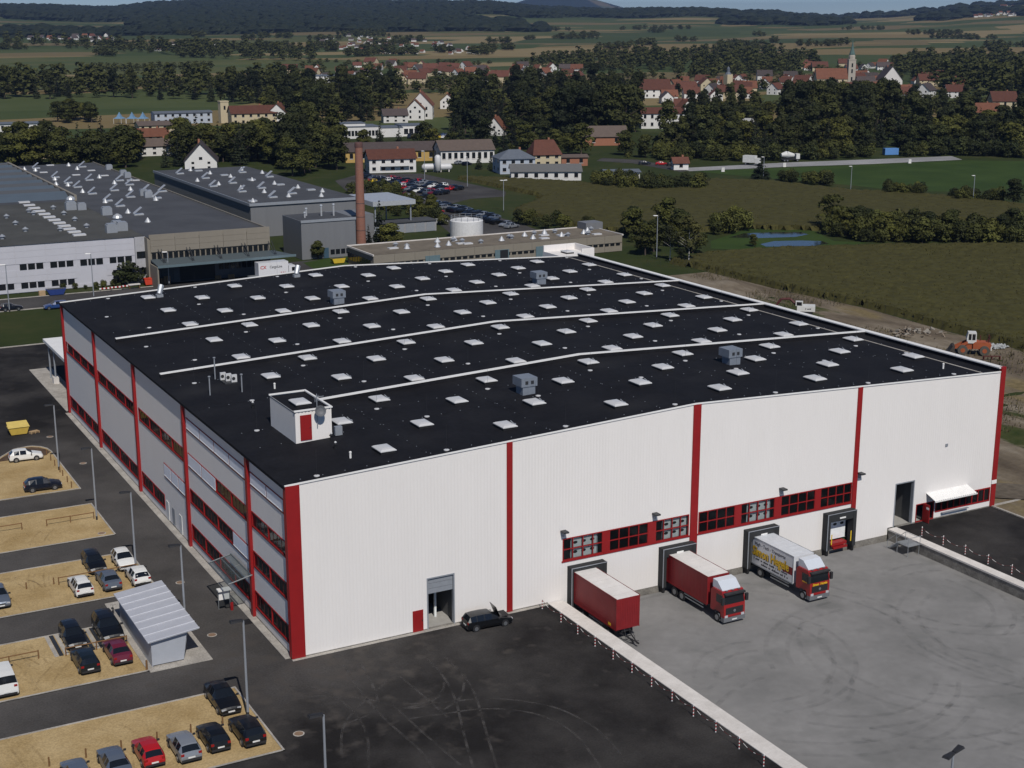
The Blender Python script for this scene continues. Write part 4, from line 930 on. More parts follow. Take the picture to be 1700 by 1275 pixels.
wrail(-12.3,-7.2,44.6,'long low timber rail at the empty gravel lot beside the lamp'); wrail(-20,-14.9,44.8,'timber rail at the left edge of the empty gravel lot')
wrail(-14.6,-7.0,26.85,'timber rail between the facing rows of white and grey cars'); wrail(-24.5,-19.6,10.6,'timber rail in front of the white van'); wrail(-17.4,-12.1,10.0,'pale timber rail before the two black cars on striped paving')
# bicycle shelter
sh = thing('bicycle_shelter', 'pale grey metal bicycle shelter with a ribbed sloping roof', 'shelter')
M_SHW = mat('shelter_wall', (.40,.42,.46), .5, .2, .06, 1); M_SHR = mat('shelter_roof', (.47,.48,.52), .45, .2, .06, 1)
MB().box(-11.35,4.15,.06,-11.28,15.5,2.42).obj('rear_wall', M_SHW, sh)
for y in (4.15,15.43): MB().add([(-11.28,y,.2),(-8.6,y,.2),(-8.2,y,2.72),(-11.28,y,2.4),(-11.28,y+.06,.2),(-8.6,y+.06,.2),(-8.2,y+.06,2.72),(-11.28,y+.06,2.4)], [(0,1,2,3),(7,6,5,4),(0,4,5,1),(1,5,6,2),(2,6,7,3),(3,7,4,0)]).obj('end_wall', M_SHW, sh)
for i in range(8):
    a = 3.75+1.53*i; P = lambda x, z, y: (x,y,z)
    MB().add([(-11.7,a,2.46),(-7.2,a,2.92),(-7.2,a+1.5,2.92),(-11.7,a+1.5,2.46),(-11.7,a,2.56),(-7.2,a,3.02),(-7.2,a+1.5,3.02),(-11.7,a+1.5,2.56)], [(0,3,2,1),(4,5,6,7),(0,1,5,4),(1,2,6,5),(2,3,7,6),(3,0,4,7)]).obj('roof_panel', M_SHR, sh)
    MB().add([(-11.71,a-.05,2.57),(-7.19,a-.05,3.03),(-7.19,a+.05,3.03),(-11.71,a+.05,2.57),(-11.71,a-.03,2.62),(-7.19,a-.03,3.08),(-7.19,a+.03,3.08),(-11.71,a+.03,2.62)], [(0,3,2,1),(4,5,6,7),(0,1,5,4),(1,2,6,5),(2,3,7,6),(3,0,4,7)]).obj('roof_rib', M_SHR, sh)
for y in (4.6,8.2,11.8,15.1): MB().cyl((-8.5,y,.05),(-8.0,y,2.75),.05,n=6).obj('post', M_STEEL, sh)
MB().box(-11.2,4.2,.056,-8.0,15.4,.10).obj('floor_slab', M_KERB, sh)
# motorbike-like dark bicycle at its back corner
bk = thing('bicycle', 'dark bicycle leaning by the back corner of the shelter', 'bicycle', (-11.75,16.6,.02), R(70))
for x in (-.5,.5): 
    for k in range(14): a, b2 = 2*math.pi*k/14, 2*math.pi*(k+1)/14; 
    ring = [(x+.32*math.cos(2*math.pi*k/14),0,.34+.32*math.sin(2*math.pi*k/14)) for k in range(15)]; MB().tube(ring,.022,4).obj('wheel', M_TYRE, bk)
MB().tube([(-.5,0,.34),(-.1,0,.34),(.38,0,.85),(-.22,0,.82),(-.1,0,.34)],.02,5).tube([(-.5,0,.34),(-.22,0,.82),(-.25,0,.95)],.018,5).tube([(.5,0,.34),(.38,0,.85),(.33,0,1.05)],.018,5).cyl((.33,-.27,1.05),(.33,.27,1.05),.018,n=5).obj('frame', M_TRIM, bk); MB().box(-.38,-.07,.95,-.12,.07,1.0).obj('saddle', M_BLACK, bk)
# yellow skip with pallets
sk = thing('skip', 'yellow steel skip with a lid on the asphalt by the far gravel lot', 'skip', (-8.45,83.6,0))
MB().extr([(-1.0,.1),(1.0,.1),(1.35,1.05),(-1.35,1.05)],'y',-.8,.8).obj('skip_body', mat('skip_shade_yellow',(.42,.29,.05),.6), sk)
MB().add([(-1.4,-.9,1.06),(1.4,-.9,1.06),(1.3,.9,1.5),(-1.3,.9,1.5),(-1.4,-.9,1.1),(1.4,-.9,1.1),(1.3,.9,1.54),(-1.3,.9,1.54)], [(0,3,2,1),(4,5,6,7),(0,1,5,4),(1,2,6,5),(2,3,7,6),(3,0,4,7)]).obj('lid', mat('skip_lid',(.55,.42,.12),.5), sk)
M_PALLET = mat('pallet_wood', (.36,.25,.14), .85)
def pallet(label, x, y, z, n, rz=0, group='pallets', w=1.2, d=.8):
    t = thing('pallet_stack', label, 'pallets', (x,y,z), rz, group)
    for k in range(n):
        p = MB(); 
        for i in range(5): p.box(-w/2,-d/2+i*d/5,.1+.145*k,w/2,-d/2+i*d/5+d/7,.13+.145*k)
        for i in (-w/2,-.05,w/2-.1): p.box(i,-d/2,.145*k,i+.1,d/2,.1+.145*k)
        p.obj('pallet', M_PALLET, t)
pallet('wooden pallets lying on the asphalt beside the yellow skip', -6.5, 83.0, 0, 2, .3)
# red and white chain posts
M_POSTW = mat('post_white',(.72,.70,.68),.4); M_POSTR = mat('post_red',(.30,.015,.015),.4); M_CHR = mat('chain_red',(.10,.012,.012),.5)
def chain_post(i, x, y, label):
    t = thing('barrier_post', label, 'post', (x,y,0), 0, 'red and white chain posts')
    for k in range(7): MB().cyl((0,0,k*.145),(0,0,(k+1)*.145),.045,n=8).obj('post_ring', M_POSTR if k % 2 or k == 99 else M_POSTW, t)
    MB().lathe([(.05,1.015),(.05,1.05),(.01,1.07)],8).obj('cap', M_POSTW, t); MB().lathe([(.13,0),(.13,.03)],10).obj('foot', M_DKSTEEL, t)
def chain(p, q, label):
    t = thing('barrier_chain', label, 'chain', (0,0,0), 0, 'red and white chains'); N = 12
    pt = lambda u: Vector((p[0]+(q[0]-p[0])*u, p[1]+(q[1]-p[1])*u, .95-1.6*u*(1-u)))
    for k in range(N): MB().cyl(pt(k/N), pt((k+1)/N), .02, n=5).obj('chain_link', M_POSTW if k in (2,3,7,11) else M_CHR, t)
LP = [(24.3,-.9)]+[(24.3,-4.4-2.98*i) for i in range(11)]
for i, q in enumerate(LP): chain_post(i, *q, f'red and white post left of the yard, {ORD[i]} from the hall')
for i in range(len(LP)-1): chain(LP[i], LP[i+1], f'sagging red and white chain left of the yard, {ORD[i]} from the hall')
RP = [(69.95,-3.4-3.12*i) for i in range(8)]
for i, q in enumerate(RP): chain_post(i, *q, f'red and white post right of the yard, {ORD[i]} from the hall')
for i in range(len(RP)-1): chain(RP[i], RP[i+1], f'sagging red and white chain right of the yard, {ORD[i]} from the hall')
# steel steps down into the yard
ss = thing('steel_steps', 'galvanised steel steps with handrails down into the concrete yard', 'steps')
MB().box(66.4,-5.1,-.12,68.15,-3.3,-.06).obj('landing', M_STEEL, ss)
for k in range(4): MB().box(66.5,-3.25+.3*k,-.36-.24*k,67.7,-2.98+.3*k,-.31-.24*k).obj('tread', M_STEEL, ss)
for x in (66.42,67.7): MB().tube([(x,-2.0,-1.24),(x,-2.0,-.3),(x,-3.3,.85),(x,-5.0,.85)],.03,6).cyl((x,-3.3,-.06),(x,-3.3,.85),.03,n=6).obj('handrail', M_STEEL, ss)
for q in ((66.5,-5.0),(68.05,-5.0),(66.5,-3.4)): MB().cyl((*q,-1.25),(*q,-.12),.04,n=6).obj('leg', M_STEEL, ss)
MB().tube([(66.42,-5.05,-.06),(66.42,-5.05,.85),(68.1,-5.05,.85),(68.1,-5.05,-.06)],.03,6).obj('handrail', M_STEEL, ss)
# ------------------------------------------------------------------ neighbouring factory
M_FW = mat('white_facade_panel', (.44,.44,.48), .55, 0, .04, .4); M_TANP = mat('tan_facade_panel', (.20,.178,.145), .7, 0, .08, .3)
M_FROOF = mat('grey_felt_roof', (.058,.060,.066), .8, 0, .25, .12, .1, .25, 8, world_pos=True); M_FROOF2 = mat('mossy_felt_roof', (.062,.062,.058), .85, 0, .3, .1, .1, .2, 8, world_pos=True)
M_DGL = mat('dark_window', (.010,.012,.015), .12, 0, .1, 1, 0, .5); M_CANB = mat('blue_green_canopy', (.075,.095,.105), .6, .2); M_ALU = mat('bright_aluminium', (.54,.55,.56), .4, .5)
fac = thing('factory_building', 'long white and tan factory with a grey roof dotted with open smoke vents', 'factory')
X0f, X1f, YFf, YBf, ZF = -60, 62.5, 188.0, 352, 9.75
MB().box(X0f,YFf+.3,0,36,YBf,ZF-.1).box(36,185.4,0,X1f,YBf,ZF-.1).obj('building_core', M_TANP, fac)
MB().quad(*rect(X0f,YFf,36.2,256,ZF)).obj('roof', M_FROOF2, fac); MB().quad(*rect(36.2,185.2,X1f,YBf,ZF+.02)).obj('roof', M_FROOF, fac); MB().quad(*rect(X0f,256.01,36.2,YBf,ZF-.02)).obj('roof', M_FROOF, fac)
pan = MB().box(0,-.12,0,5.92,.0,1.26).mesh('facade_panel', M_FW)
for i in range(16):
    x = 34-6*(i+1)
    for z in (ZF-1.28, ZF-2.56, ZF-3.84, 3.38, 2.1): 
        if z < 4 and i == 1: continue
        link('facade_panel', pan, fac, (x, YFf+.28, z))
    MB().box(x,YFf+.15,.1,x+5.92,YFf+.28,.85).obj('facade_base', M_FW, fac)
    for z in (4.66, .88):
        if z < 2 and i in (0, 1): continue
        for k in range(3): 
            if i == 4 and z > 4: continue
            MB().box(x+.7+1.62*k,YFf+.1,z,x+.7+1.62*k+1.35,YFf+.22,z+1.2).obj('window', M_DGL, fac)
MB().box(X0f,YFf+.24,.0,34,YFf+.3,ZF).obj('facade_sheet', M_FW, fac)
MB().box(29.2,YFf-.05,.05,31.4,YFf+.1,3.2).obj('glass_door', M_DGL, fac)
lk = MB(); lk.box(34,YFf-.3,0,36.4,YFf+.3,ZF).obj('link_bay', mat('link_grey',(.34,.34,.36),.6), fac)
for z in (5.3,1.9): MB().box(34.25,YFf-.4,z,36.2,YFf-.3,z+1.4).obj('window', M_DGL, fac)
# tan loading front
tp = MB().box(0,-.15,0,5.12,0,1.2).mesh('facade_panel', M_TANP)
for i in range(5):
    for k in range(3): link('facade_panel', tp, fac, (36.6+5.2*i,185.3,10.4-1.23*(k+1)))
MB().box(36.4,185.2,9.6,X1f,185.6,10.35).box(X1f-.3,185.6,9.6,X1f,352,10.1).box(36.2,256,9.6,36.9,352,11.2).obj('roof_parapet', M_TANP, fac)
for i in range(22): MB().box(36.8+1.16*i,185.15,5.3,36.8+1.16*i+.85,185.35,6.5).obj('window', M_DGL, fac)
MB().box(36.5,185.2,0,X1f,185.38,5.2).obj('dock_wall', mat('dock_grey',(.10,.105,.115),.7), fac)
MB().box(42.5,185.0,.2,50,185.18,4.1).obj('open_gate_shade', M_BLACK, fac)  # solid black panel: the shade inside the open gate is painted
for i in range(4): MB().box(37.4+1.2*i,185.05,.2,38.5+1.2*i,185.18,3.0).obj('dock_door', mat('door_bluegrey',(.07,.085,.10),.6), fac)
for i in range(8): MB().box(51+1.25*i,185.05,2.0,51+1.25*i+.9,185.18,3.4).obj('window', M_DGL, fac)
MB().add([(36.4,179.2,4.4),(66.4,180.2,4.4),(63,185,5.0),(36.4,185,5.0),(36.4,179.2,4.6),(66.4,180.2,4.6),(63,185,5.25),(36.4,185,5.25)], [(0,3,2,1),(4,5,6,7),(0,1,5,4),(1,2,6,5),(2,3,7,6),(3,0,4,7)]).obj('loading_canopy', M_CANB, fac)
MB().add([(36.3,179.0,4.3),(66.5,180.0,4.3),(66.5,180.2,4.3),(36.3,179.2,4.3),(36.3,179.0,4.8),(66.5,180.0,4.8),(66.5,180.2,4.8),(36.3,179.2,4.8)], [(0,3,2,1),(4,5,6,7),(0,1,5,4),(1,2,6,5),(2,3,7,6),(3,0,4,7)]).obj('canopy_fascia', mat('fascia_blue',(.10,.14,.16),.5), fac)
for i in range(5): MB().cyl((38+6*i,184.8,7.3),(38.3+6*i,181.5,4.95),.08,n=5).cyl((38.7+6*i,184.8,7.3),(38.6+6*i,181.5,4.95),.08,n=5).obj('canopy_stay', M_DKSTEEL, fac)
MB().box(36.2,179.3,0,36.5,185,4.4).obj('canopy_end_wall', M_TANP, fac)
# sawtooth roof lights
for k in range(12):
    y = 260+7.6*k; s = MB().add([(X0f,y,ZF),(36,y,ZF),(36,y+5.5,ZF+1.5),(X0f,y+5.5,ZF+1.5),(36,y+6.4,ZF),(X0f,y+6.4,ZF)], [(0,1,2,3),(3,2,4,5),(0,3,5),(1,4,2)])
    s.obj('sawtooth_light', mat('sawtooth_glass',(.10,.125,.15),.3,.2,.1,.2) if k % 2 == 0 else mat('sawtooth_felt',(.075,.08,.088),.6), fac)
# roof fittings: open smoke vents, cowls, boxes
vv = MB().box(-1.1,-.8,0,1.1,.8,.35).mesh('smoke_vent', M_ALU)
fl = MB().add([(-1.1,-.8,.36),(-1.1,.8,.36),(.75,.8,1.75),(.75,-.8,1.75),(-1.1,-.8,.44),(-1.1,.8,.44),(.75,.8,1.84),(.75,-.8,1.84)], [(0,3,2,1),(4,5,6,7),(0,1,5,4),(1,2,6,5),(2,3,7,6),(3,0,4,7)]).mesh('vent_flap', M_ALU)
cw = MB().lathe([(.5,0),(.75,.1),(.35,.75),(.06,1.15)], 10).mesh('roof_cowl', M_ALU)
ZP = lambda x, y, z: G(x/6.377, 240+y/6.377, z)
for q in [(380,255),(585,352),(720,410),(820,455),(975,525),(1140,600),(1270,655),(1465,745),(870,240),(945,380),(1265,385),(1370,430),(1210,490),(1550,495),(1380,560)]+[(1658+a,b+440) for a,b in ((60,60),(250,-20),(560,60),(720,-10),(380,150),(0,130),(850,95),(1000,170),(1200,180),(150,20))]:
    g = ZP(*q, ZF)
    if not (37 < g.x < 61.5 and 187 < g.y < 351): continue
    v = link('smoke_vent', vv, fac, (g.x,g.y,ZF)); link('vent_flap', fl, v)
for q in [(260,275),(375,285),(582,380),(595,433),(720,443),(875,512),(1115,620),(727,230),(818,268),(1052,358),(1212,420),(1382,488),(1355,730),(1565,825),(1650,595)]: 
    g = ZP(*q, ZF); link('roof_cowl', cw, fac, (g.x,g.y,ZF))
cw2 = MB().lathe([(.42,0),(.42,.5),(.7,.55),(.1,1.0)], 10).mesh('roof_cowl', M_GREY)
for q in [(70,780),(165,850),(270,920),(355,745),(305,718),(640,915),(565,685),(678,745),(793,808),(918,880),(25,1000)]: 
    g = ZP(*q, ZF); link('roof_cowl', cw2, fac, (g.x,g.y,ZF))
dl = MB().box(-1.3,-.85,0,1.3,.85,.3).lathe([(.01,.3)],4).mesh('roof_light', M_DOME)
for i in range(12): 
    g = ZP(255+i*53, 615+i*31.5, ZF); link('roof_light', dl, fac, (g.x,g.y,ZF))
flat = MB().box(-1.1,-.7,0,1.1,.7,.25).mesh('roof_light', M_DOME)
for q in [(460,298),(805,325),(965,278),(1105,332),(530,222),(1385,382),(1440,382)]: 
    g = ZP(*q, ZF); link('roof_light', flat, fac, (g.x,g.y,ZF))
for q, s in (((750,690),1.6),((1240,900),1.5),((865,690),1.3),((1130,745),1.5),((1180,930),1.5),((1290,910),1.5),((1520,540),1.3),((1570,560),1.3),((1155,265),1.2),((1305,325),1.2),((1350,350),1.2)):
    g = ZP(*q, ZF); MB().box(-s*.75,-s*.6,0,s*.75,s*.6,s*1.1).box(-s*.6,-s*.6,s*1.1,s*.6,s*.6,s*1.3).obj('roof_unit', M_GREY, fac, (g.x,g.y,ZF))
for q in ((745,650),(1238,850)): g = ZP(*q, ZF); MB().lathe([(.7,0),(.7,1.6),(1.1,1.7),(.9,2.2),(.2,2.6)],12).obj('roof_cowl', M_ALU, fac, (g.x,g.y-1,ZF))
# second hall and its annexes
h2 = thing('grey_hall', 'grey metal clad hall with a dark flat roof behind the factory', 'hall')
M_GCL = mat('grey_cladding', (.16,.165,.175), .6, .1, .06, .3, stretch=(4,4,.3))
MB().box(75.8,238,0,105,330,8.5).obj('hall_wall', M_GCL, h2); MB().quad(*rect(75.6,237.8,105.2,330.2,8.53)).obj('roof', M_FROOF, h2)
MB().box(75.5,237.6,8.0,105.3,237.85,8.7).box(75.45,237.85,8.0,75.7,330,8.7).obj('roof_edge', M_GREY, h2)
for i in range(16):
    x, y = 78+((i*7.3) % 25), 243+(i*5.3); v = link('smoke_vent', vv, h2, (x,y,8.53))
    if i % 3: link('vent_flap', fl, v)
    link('roof_cowl', cw, h2, (77.5+((i*11.7) % 26), 241+((i*5.9) % 86), 8.53))
MB().add([(105,228,7.2),(117,228,7.2),(117,246,7.2),(105,246,7.2),(105,228,8.4),(117,228,8.4),(117,246,8.4),(105,246,8.4)], [(0,3,2,1),(4,5,6,7),(0,1,5,4),(1,2,6,5),(2,3,7,6),(3,0,4,7)]).obj('canopy', M_ALU, h2)
for q in ((116,229),(116,245),(106,229)): MB().cyl((*q,0),(*q,7.2),.2,n=6).obj('canopy_post', M_GREY, h2)
gb = thing('grey_annex', 'windowless grey clad box building in front of the chimney', 'building')
MB().box(75,199.5,0,88.4,212,8.9).obj('wall', M_GCL, gb); MB().quad(*rect(75.2,199.7,88.2,211.8,8.93)).obj('roof', M_FROOF, gb)
MB().box(88.4,210,0,97.5,220,8.0).obj('wall', M_GCL, gb)
MB().box(74.9,199.3,8.5,88.5,199.48,9.1).obj('roof_edge', M_GREY, gb)
for i in range(5): MB().box(82+1.3*i,199.4,.8,83+1.3*i,199.48,1.9).obj('window', M_DGL, gb)
MB().box(80.2,199.35,0,81.5,199.48,2.4).obj('door', mat('blue_door',(.04,.08,.12),.5), gb)
for x, y, h in ((78,205,1.1),(79.5,208,1.6),(85.2,205,2.6),(82.5,206,2.4)): MB().cyl((x,y,8.9),(x,y,8.9+h),.22,n=8).lathe([(.35,8.9+h),(.3,9.2+h)],8,(x,y,0)).obj('flue', M_ALU, gb)
ch = thing('chimney', 'tall round red brick chimney rising behind the black roof', 'chimney', (91.4,203.6,0))
mb_, n, l, p = nodes('chimney_brick'); p.inputs['Roughness'].default_value = .85
tc = n.new('ShaderNodeTexCoord'); br = n.new('ShaderNodeTexBrick'); mp = n.new('ShaderNodeMapping'); mp.inputs['Scale'].default_value = (1,1,1); l.new(tc.outputs['Object'], mp.inputs[0])
br.inputs['Color1'].default_value = (.25,.10,.066,1); br.inputs['Color2'].default_value = (.19,.078,.054,1); br.inputs['Mortar'].default_value = (.20,.13,.10,1); br.inputs['Scale'].default_value = 2.5
cx_ = n.new('ShaderNodeCombineXYZ'); sp = n.new('ShaderNodeSeparateXYZ'); l.new(mp.outputs[0], sp.inputs[0]); ad = n.new('ShaderNodeMath'); l.new(sp.outputs[0], ad.inputs[0]); l.new(sp.outputs[1], ad.inputs[1]); l.new(ad.outputs[0], cx_.inputs[0]); l.new(sp.outputs[2], cx_.inputs[1]); l.new(cx_.outputs[0], br.inputs['Vector']); l.new(br.outputs[0], p.inputs['Base Color'])
MB().lathe([(1.2,0),(1.15,4),(.92,22),(.9,25.3)], 24).obj('shaft', mb_, ch, smooth=False)
MB().lathe([(.98,24.8),(.98,25.5),(.9,25.9),(.7,25.9)], 24).obj('cap', mat('chimney_cap',(.10,.05,.045),.8), ch)
for k in range(7): MB().lathe([(1.19-.013*k*3.5,2+3.2*k),(1.19-.013*k*3.5,2.12+3.2*k)],24).obj('iron_band', M_DKSTEEL, ch)
# tan flat roofed building
tbd = thing('tan_workshop', 'long low tan panelled workshop with a gravel roof behind the hall', 'building')
MB().box(82.6,175.6,0,147,190.5,3.85).obj('wall_core', M_TANP, tbd); MB().quad(*rect(82.8,175.8,146.8,190.3,3.9)).obj('roof', mat('gravel_roof',(.145,.125,.10),.95,0,.3,.25,.1,.1,8,world_pos=True), tbd)
MB().box(82.4,190.3,3.7,147.2,190.6,4.12).box(82.4,175.4,3.7,82.7,190.3,4.06).box(146.9,175.4,3.7,147.2,190.3,4.06).obj('roof_edge', M_CONC, tbd)
p1 = MB().box(0,-.1,0,4.9,0,1.75).mesh('facade_panel', M_TANP); p2 = MB().box(0,-.1,0,4.9,0,1.2).mesh('facade_panel', M_TANP)
for i in range(13): link('facade_panel', p1, tbd, (82.6+4.95*i,175.55,2.1)); link('facade_panel', p2, tbd, (82.6+4.95*i,175.55,.05))
for i in range(40):
    x = 84.0+1.57*i
    MB().box(x,175.48,1.45,x+1.1,175.58,1.95).obj('window', M_DGL, tbd)
for x in (95,112.5,123.2): MB().box(x,175.3,.05,x+3.6,175.44,2.8).obj('gate', mat('blue_gate',(.10,.15,.17),.6), tbd)
MB().box(113.8,175.2,.1,115.8,175.3,2.7).obj('open_gate_shade', M_BLACK, tbd)  # black slab painted as the shaded opening of the gate
for i in range(9): MB().box(82.45,177+1.5*i,1.0,82.55,178.2+1.5*i,2.6).obj('window', M_DGL, tbd)
r4 = random.Random(5)
for i in range(24):
    x, y = r4.uniform(92,145), r4.uniform(178.5,186); link('roof_cowl', cw2 if i % 2 else cw, tbd, (x,y,3.9))
for i in range(7): link('roof_light', flat, tbd, (r4.uniform(90,143), r4.uniform(178.5,184), 3.9))
MB().box(143.2,186.0,3.9,148,190,5.6).obj('roof_cabin', M_GCL, tbd)
tk = thing('storage_tank', 'white round storage tank with a railing on its roof', 'tank', (124.2,213,0))
MB().lathe([(4.2,0),(4.2,4.3),(4.0,4.5),(.1,5.2)], 36).obj('shell', mat('tank_white',(.60,.60,.60),.5), tk, smooth=False)
f = MB()
for k in range(16):
    a, b2 = 2*math.pi*k/16, 2*math.pi*(k+1)/16; f.cyl((4*math.cos(a),4*math.sin(a),4.4),(4*math.cos(a),4*math.sin(a),5.5),.05,n=4)
    for z in (4.95,5.5): f.cyl((4*math.cos(a),4*math.sin(a),z),(4*math.cos(b2),4*math.sin(b2),z),.04,n=4)
f.obj('railing', M_STEEL, tk)
ga = thing('garage_row', 'row of low garages with a dark roof beside the car park', 'garages', (0,0,0))
gx, gy = V2(655,388); MB().box(gx-9,gy,0,gx+12,gy+6,2.7).obj('wall', mat('garage_wall',(.25,.25,.26),.7), ga); MB().box(gx-9.2,gy-.3,2.7,gx+12.2,gy+6.2,2.95).obj('roof', M_FROOF, ga)
for i in range(7): MB().box(gx-8.6+2.95*i,gy-.06,.05,gx-6.2+2.95*i,gy,2.3).obj('garage_door', M_GREY, ga)
# things around the factory
cr = MB().box(-.6,-.5,0,.6,.5,1.0).mesh('crate', M_PALLET)
x, y = V2(70,491); tag(link('wooden_crate', cr, None, (x,y,0)), 'brown wooden crate on the grass left of the blue skip', 'crate')
x, y = V2(93,489); s = thing('blue_skip', 'blue open skip by the road before the white factory', 'skip', (x,y,0)); MB().extr([(-1.3,.1),(1.3,.1),(1.9,1.2),(-1.9,1.2)],'y',-.9,.9).obj('skip_body', mat('skip_blue',(.015,.035,.15),.5), s); MB().box(-1.7,-.75,1.2,1.7,.75,1.22).obj('load', M_DKSTEEL, s)
x, y = V2(248,473); s = thing('red_container', 'bright red waste container by the tan loading front', 'container', (x,y,0)); MB().extr([(-.9,.15),(.9,.15),(1.15,1.35),(-1.15,1.35)],'y',-.7,.7).obj('bin_body', mat('container_red',(.48,.045,.02),.5), s); MB().box(-1.15,-.75,1.35,1.15,.75,1.5).obj('lid', mat('container_red',(.48,.045,.02),.5), s)
for i, (q, nn) in enumerate((((272,472),9),((278,472),12),((362,463),5),((384,462),6))): x, y = V2(*q); pallet(['tall stack of brown pallets at the left end of the loading canopy','tall stack of yellowish pallets at the left end of the loading canopy','low stack of pallets and cartons under the loading canopy','orange brown pallet stack in the middle under the loading canopy'][i], x, y, 0, nn)
x, y = V2(195,483); s = thing('road_barrier', 'red and white striped barrier boards by the factory road', 'barrier', (x,y,0))
for k in range(3):
    for j in range(6): MB().box(-3.6+k*2.4+.4*j,-.03+.4*k,.6,-3.2+k*2.4+.4*j,.03+.4*k,.9).obj('barrier_board', M_POSTR if j % 2 else M_POSTW, s)
    for q in (-3.5,-1.4): MB().box(q+k*2.4,-.05+.4*k,0,q+k*2.4+.08,.05+.4*k,.6).obj('barrier_foot', M_DKSTEEL, s)
x, y = V2(223,479); s = thing('work_table', 'low trestle with boards by the striped barrier', 'trestle', (x,y,0)); MB().box(-1.2,-.5,.8,1.2,.5,.95).obj('board', M_CONC, s)
for q in (-1,1): MB().box(q-.05,-.4,0,q+.05,.4,.8).obj('leg', M_WOOD, s)
x, y = V2(561,437); s = thing('yellow_skip', 'small yellow container on the forecourt behind the hall roof', 'skip', (x,y,0)); MB().extr([(-1.2,.15),(1.2,.15),(1.6,1.2),(-1.6,1.2)],'y',-.8,.8).obj('skip_body', mat('skip_bright_yellow',(.5,.36,.03),.5), s); MB().box(-1.5,-.7,1.2,1.5,.7,1.24).obj('load', M_DKSTEEL, s)
# white delivery lorry of the neighbour
x, y = V2(447,452); cl = thing('delivery_lorry', 'white box lorry with red lettering under the loading canopy', 'truck', (60.4,178.3,0))
MB().box(-3.4,-1.25,1.05,3.2,1.25,3.95).obj('cargo_box', paint('lorry_white',(.62,.62,.64)), cl); c = MB().extr([(3.35,.7),(3.35,3.0),(4.7,3.0),(5.15,1.9),(5.25,.6),(4.6,.6),(3.9,.6)],'y',-1.2,1.2); c.obj('cab', paint('lorry_white',(.62,.62,.64)), cl)
MB().box(4.0,-1.22,1.8,4.75,-1.201,2.6).obj('side_window', M_CGL, cl); MB().box(-3.3,-.5,.6,4.8,.5,1.0).obj('chassis', M_TRIM, cl)
for k in (-2.0,4.2): wheel_set(cl, k, .48, 2.4, .3)
text('company_lettering','CargoLine',.78,M_LETB,cl,(.45,-1.262,2.72),(R(90),0,0),.85,.003,.01); text('company_logo','CX',.95,M_LETR,cl,(-2.35,-1.262,2.66),(R(90),0,0),1.0,.003,.02); marks(cl, 1.5, -1.262, 1.6, .28, 1.2, M_LETR, 23)
MB().box(-5.2,-1.1,1.0,-3.45,1.1,1.12).obj('tail_lift', M_STEEL, cl)
# lamps around the factory
for q, h, lab in (((16,518),9,'street lamp at the lawn edge by the dark blue car'),((156,496),9,'street lamp before the white factory facade'),((281,474),7,'pale street lamp before the loading canopy'),((1090,430),10,'street lamp at the trees right of the tan workshop'),((836,352),9,'street lamp with two pale heads in the car park'),((1412,318),8,'lamp post at the edge of the green sports field near the shrubs'),((1615,336),8,'lamp post at the right edge of the green sports field'),((1267,300),8,'lamp post beside the dark conifer at the field'),((776,312),10,'tall lamp post at the far side of the car park'),((705,300),10,'lamp post by the white gas tanks')):
    x, y = V2(*q); lamp(lab, x, y, h, 0, 2 if 'two' in lab else 1, 0, True)
# ------------------------------------------------------------------ far car park
bodies = {}
for kind in ('hatch','sedan','estate'):
    c = car_meshes(kind); m = MB(); src = [(c['B'],None),(c['parts']['windscreen'],1),(c['parts']['rear_window'],1)]+[(s_,1) for s_ in c['parts']['side_window']]
    for s_, mi in src:
        b0 = len(m.v); m.v += s_.v; m.f += [[b0+i for i in f_] for f_ in s_.f]; m.m += [(2 if q else 0) if mi is None else 1 for q in s_.m]
    bodies[kind] = m
FC = {}
carpx = [(290,420,'red'),(325,420,'yellow'),(500,385,'red'),(575,395,'crimson'),(660,405,'black'),(750,415,'red'),(800,425,'silver'),(870,440,'navy'),(920,440,'black'),(990,455,'white'),(1075,475,'navy'),(1140,485,'black'),(400,435,'green'),(450,440,'navy'),(500,447,'black'),(545,440,'blue'),(600,460,'white'),(625,478,'red'),(690,490,'silver'),(735,480,'navy'),(890,505,'red'),(955,512,'silver'),(1000,525,'black'),(590,535,'crimson'),(670,565,'white'),(770,590,'silver'),(920,640,'navy'),(965,652,'black'),(1010,660,'silver'),(1080,685,'black'),(1125,692,'navy'),(1175,704,'black'),(1225,718,'navy'),(1275,732,'black'),(1340,765,'black'),(1395,777,'navy'),(1450,790,'black'),(1500,802,'black'),(1580,825,'silver'),(1640,840,'silver'),(940,705,'red'),(1000,750,'navy'),(970,800,'white'),(1300,840,'blue'),(270,350,'navy'),(600,400,'black'),(350,400,'navy'),(700,460,'black'),(840,560,'black'),(1150,240,'silver'),(1220,250,'navy')]
for k in range(16): carpx.append((300+50*k, 372+7.5*k+3*(k % 2), ('navy','black','silver','red','white','greyblue','black','navy')[k*5 % 8]))
for k in range(14): carpx.append((380+48*k, 462+5.5*k, ('black','navy','greyblue','white','black','crimson','navy')[k*3 % 7]))
for k in range(12): carpx.append((900+52*k, 612+13.5*k, ('black','navy','silver','greyblue','black')[k*3 % 5]))
carpx = [c for i, c in enumerate(carpx) if all((c[0]-o[0])**2+((c[1]-o[1])*2.2)**2 > 34**2 for o in carpx[:i])]
seen = {}; carpx.sort()
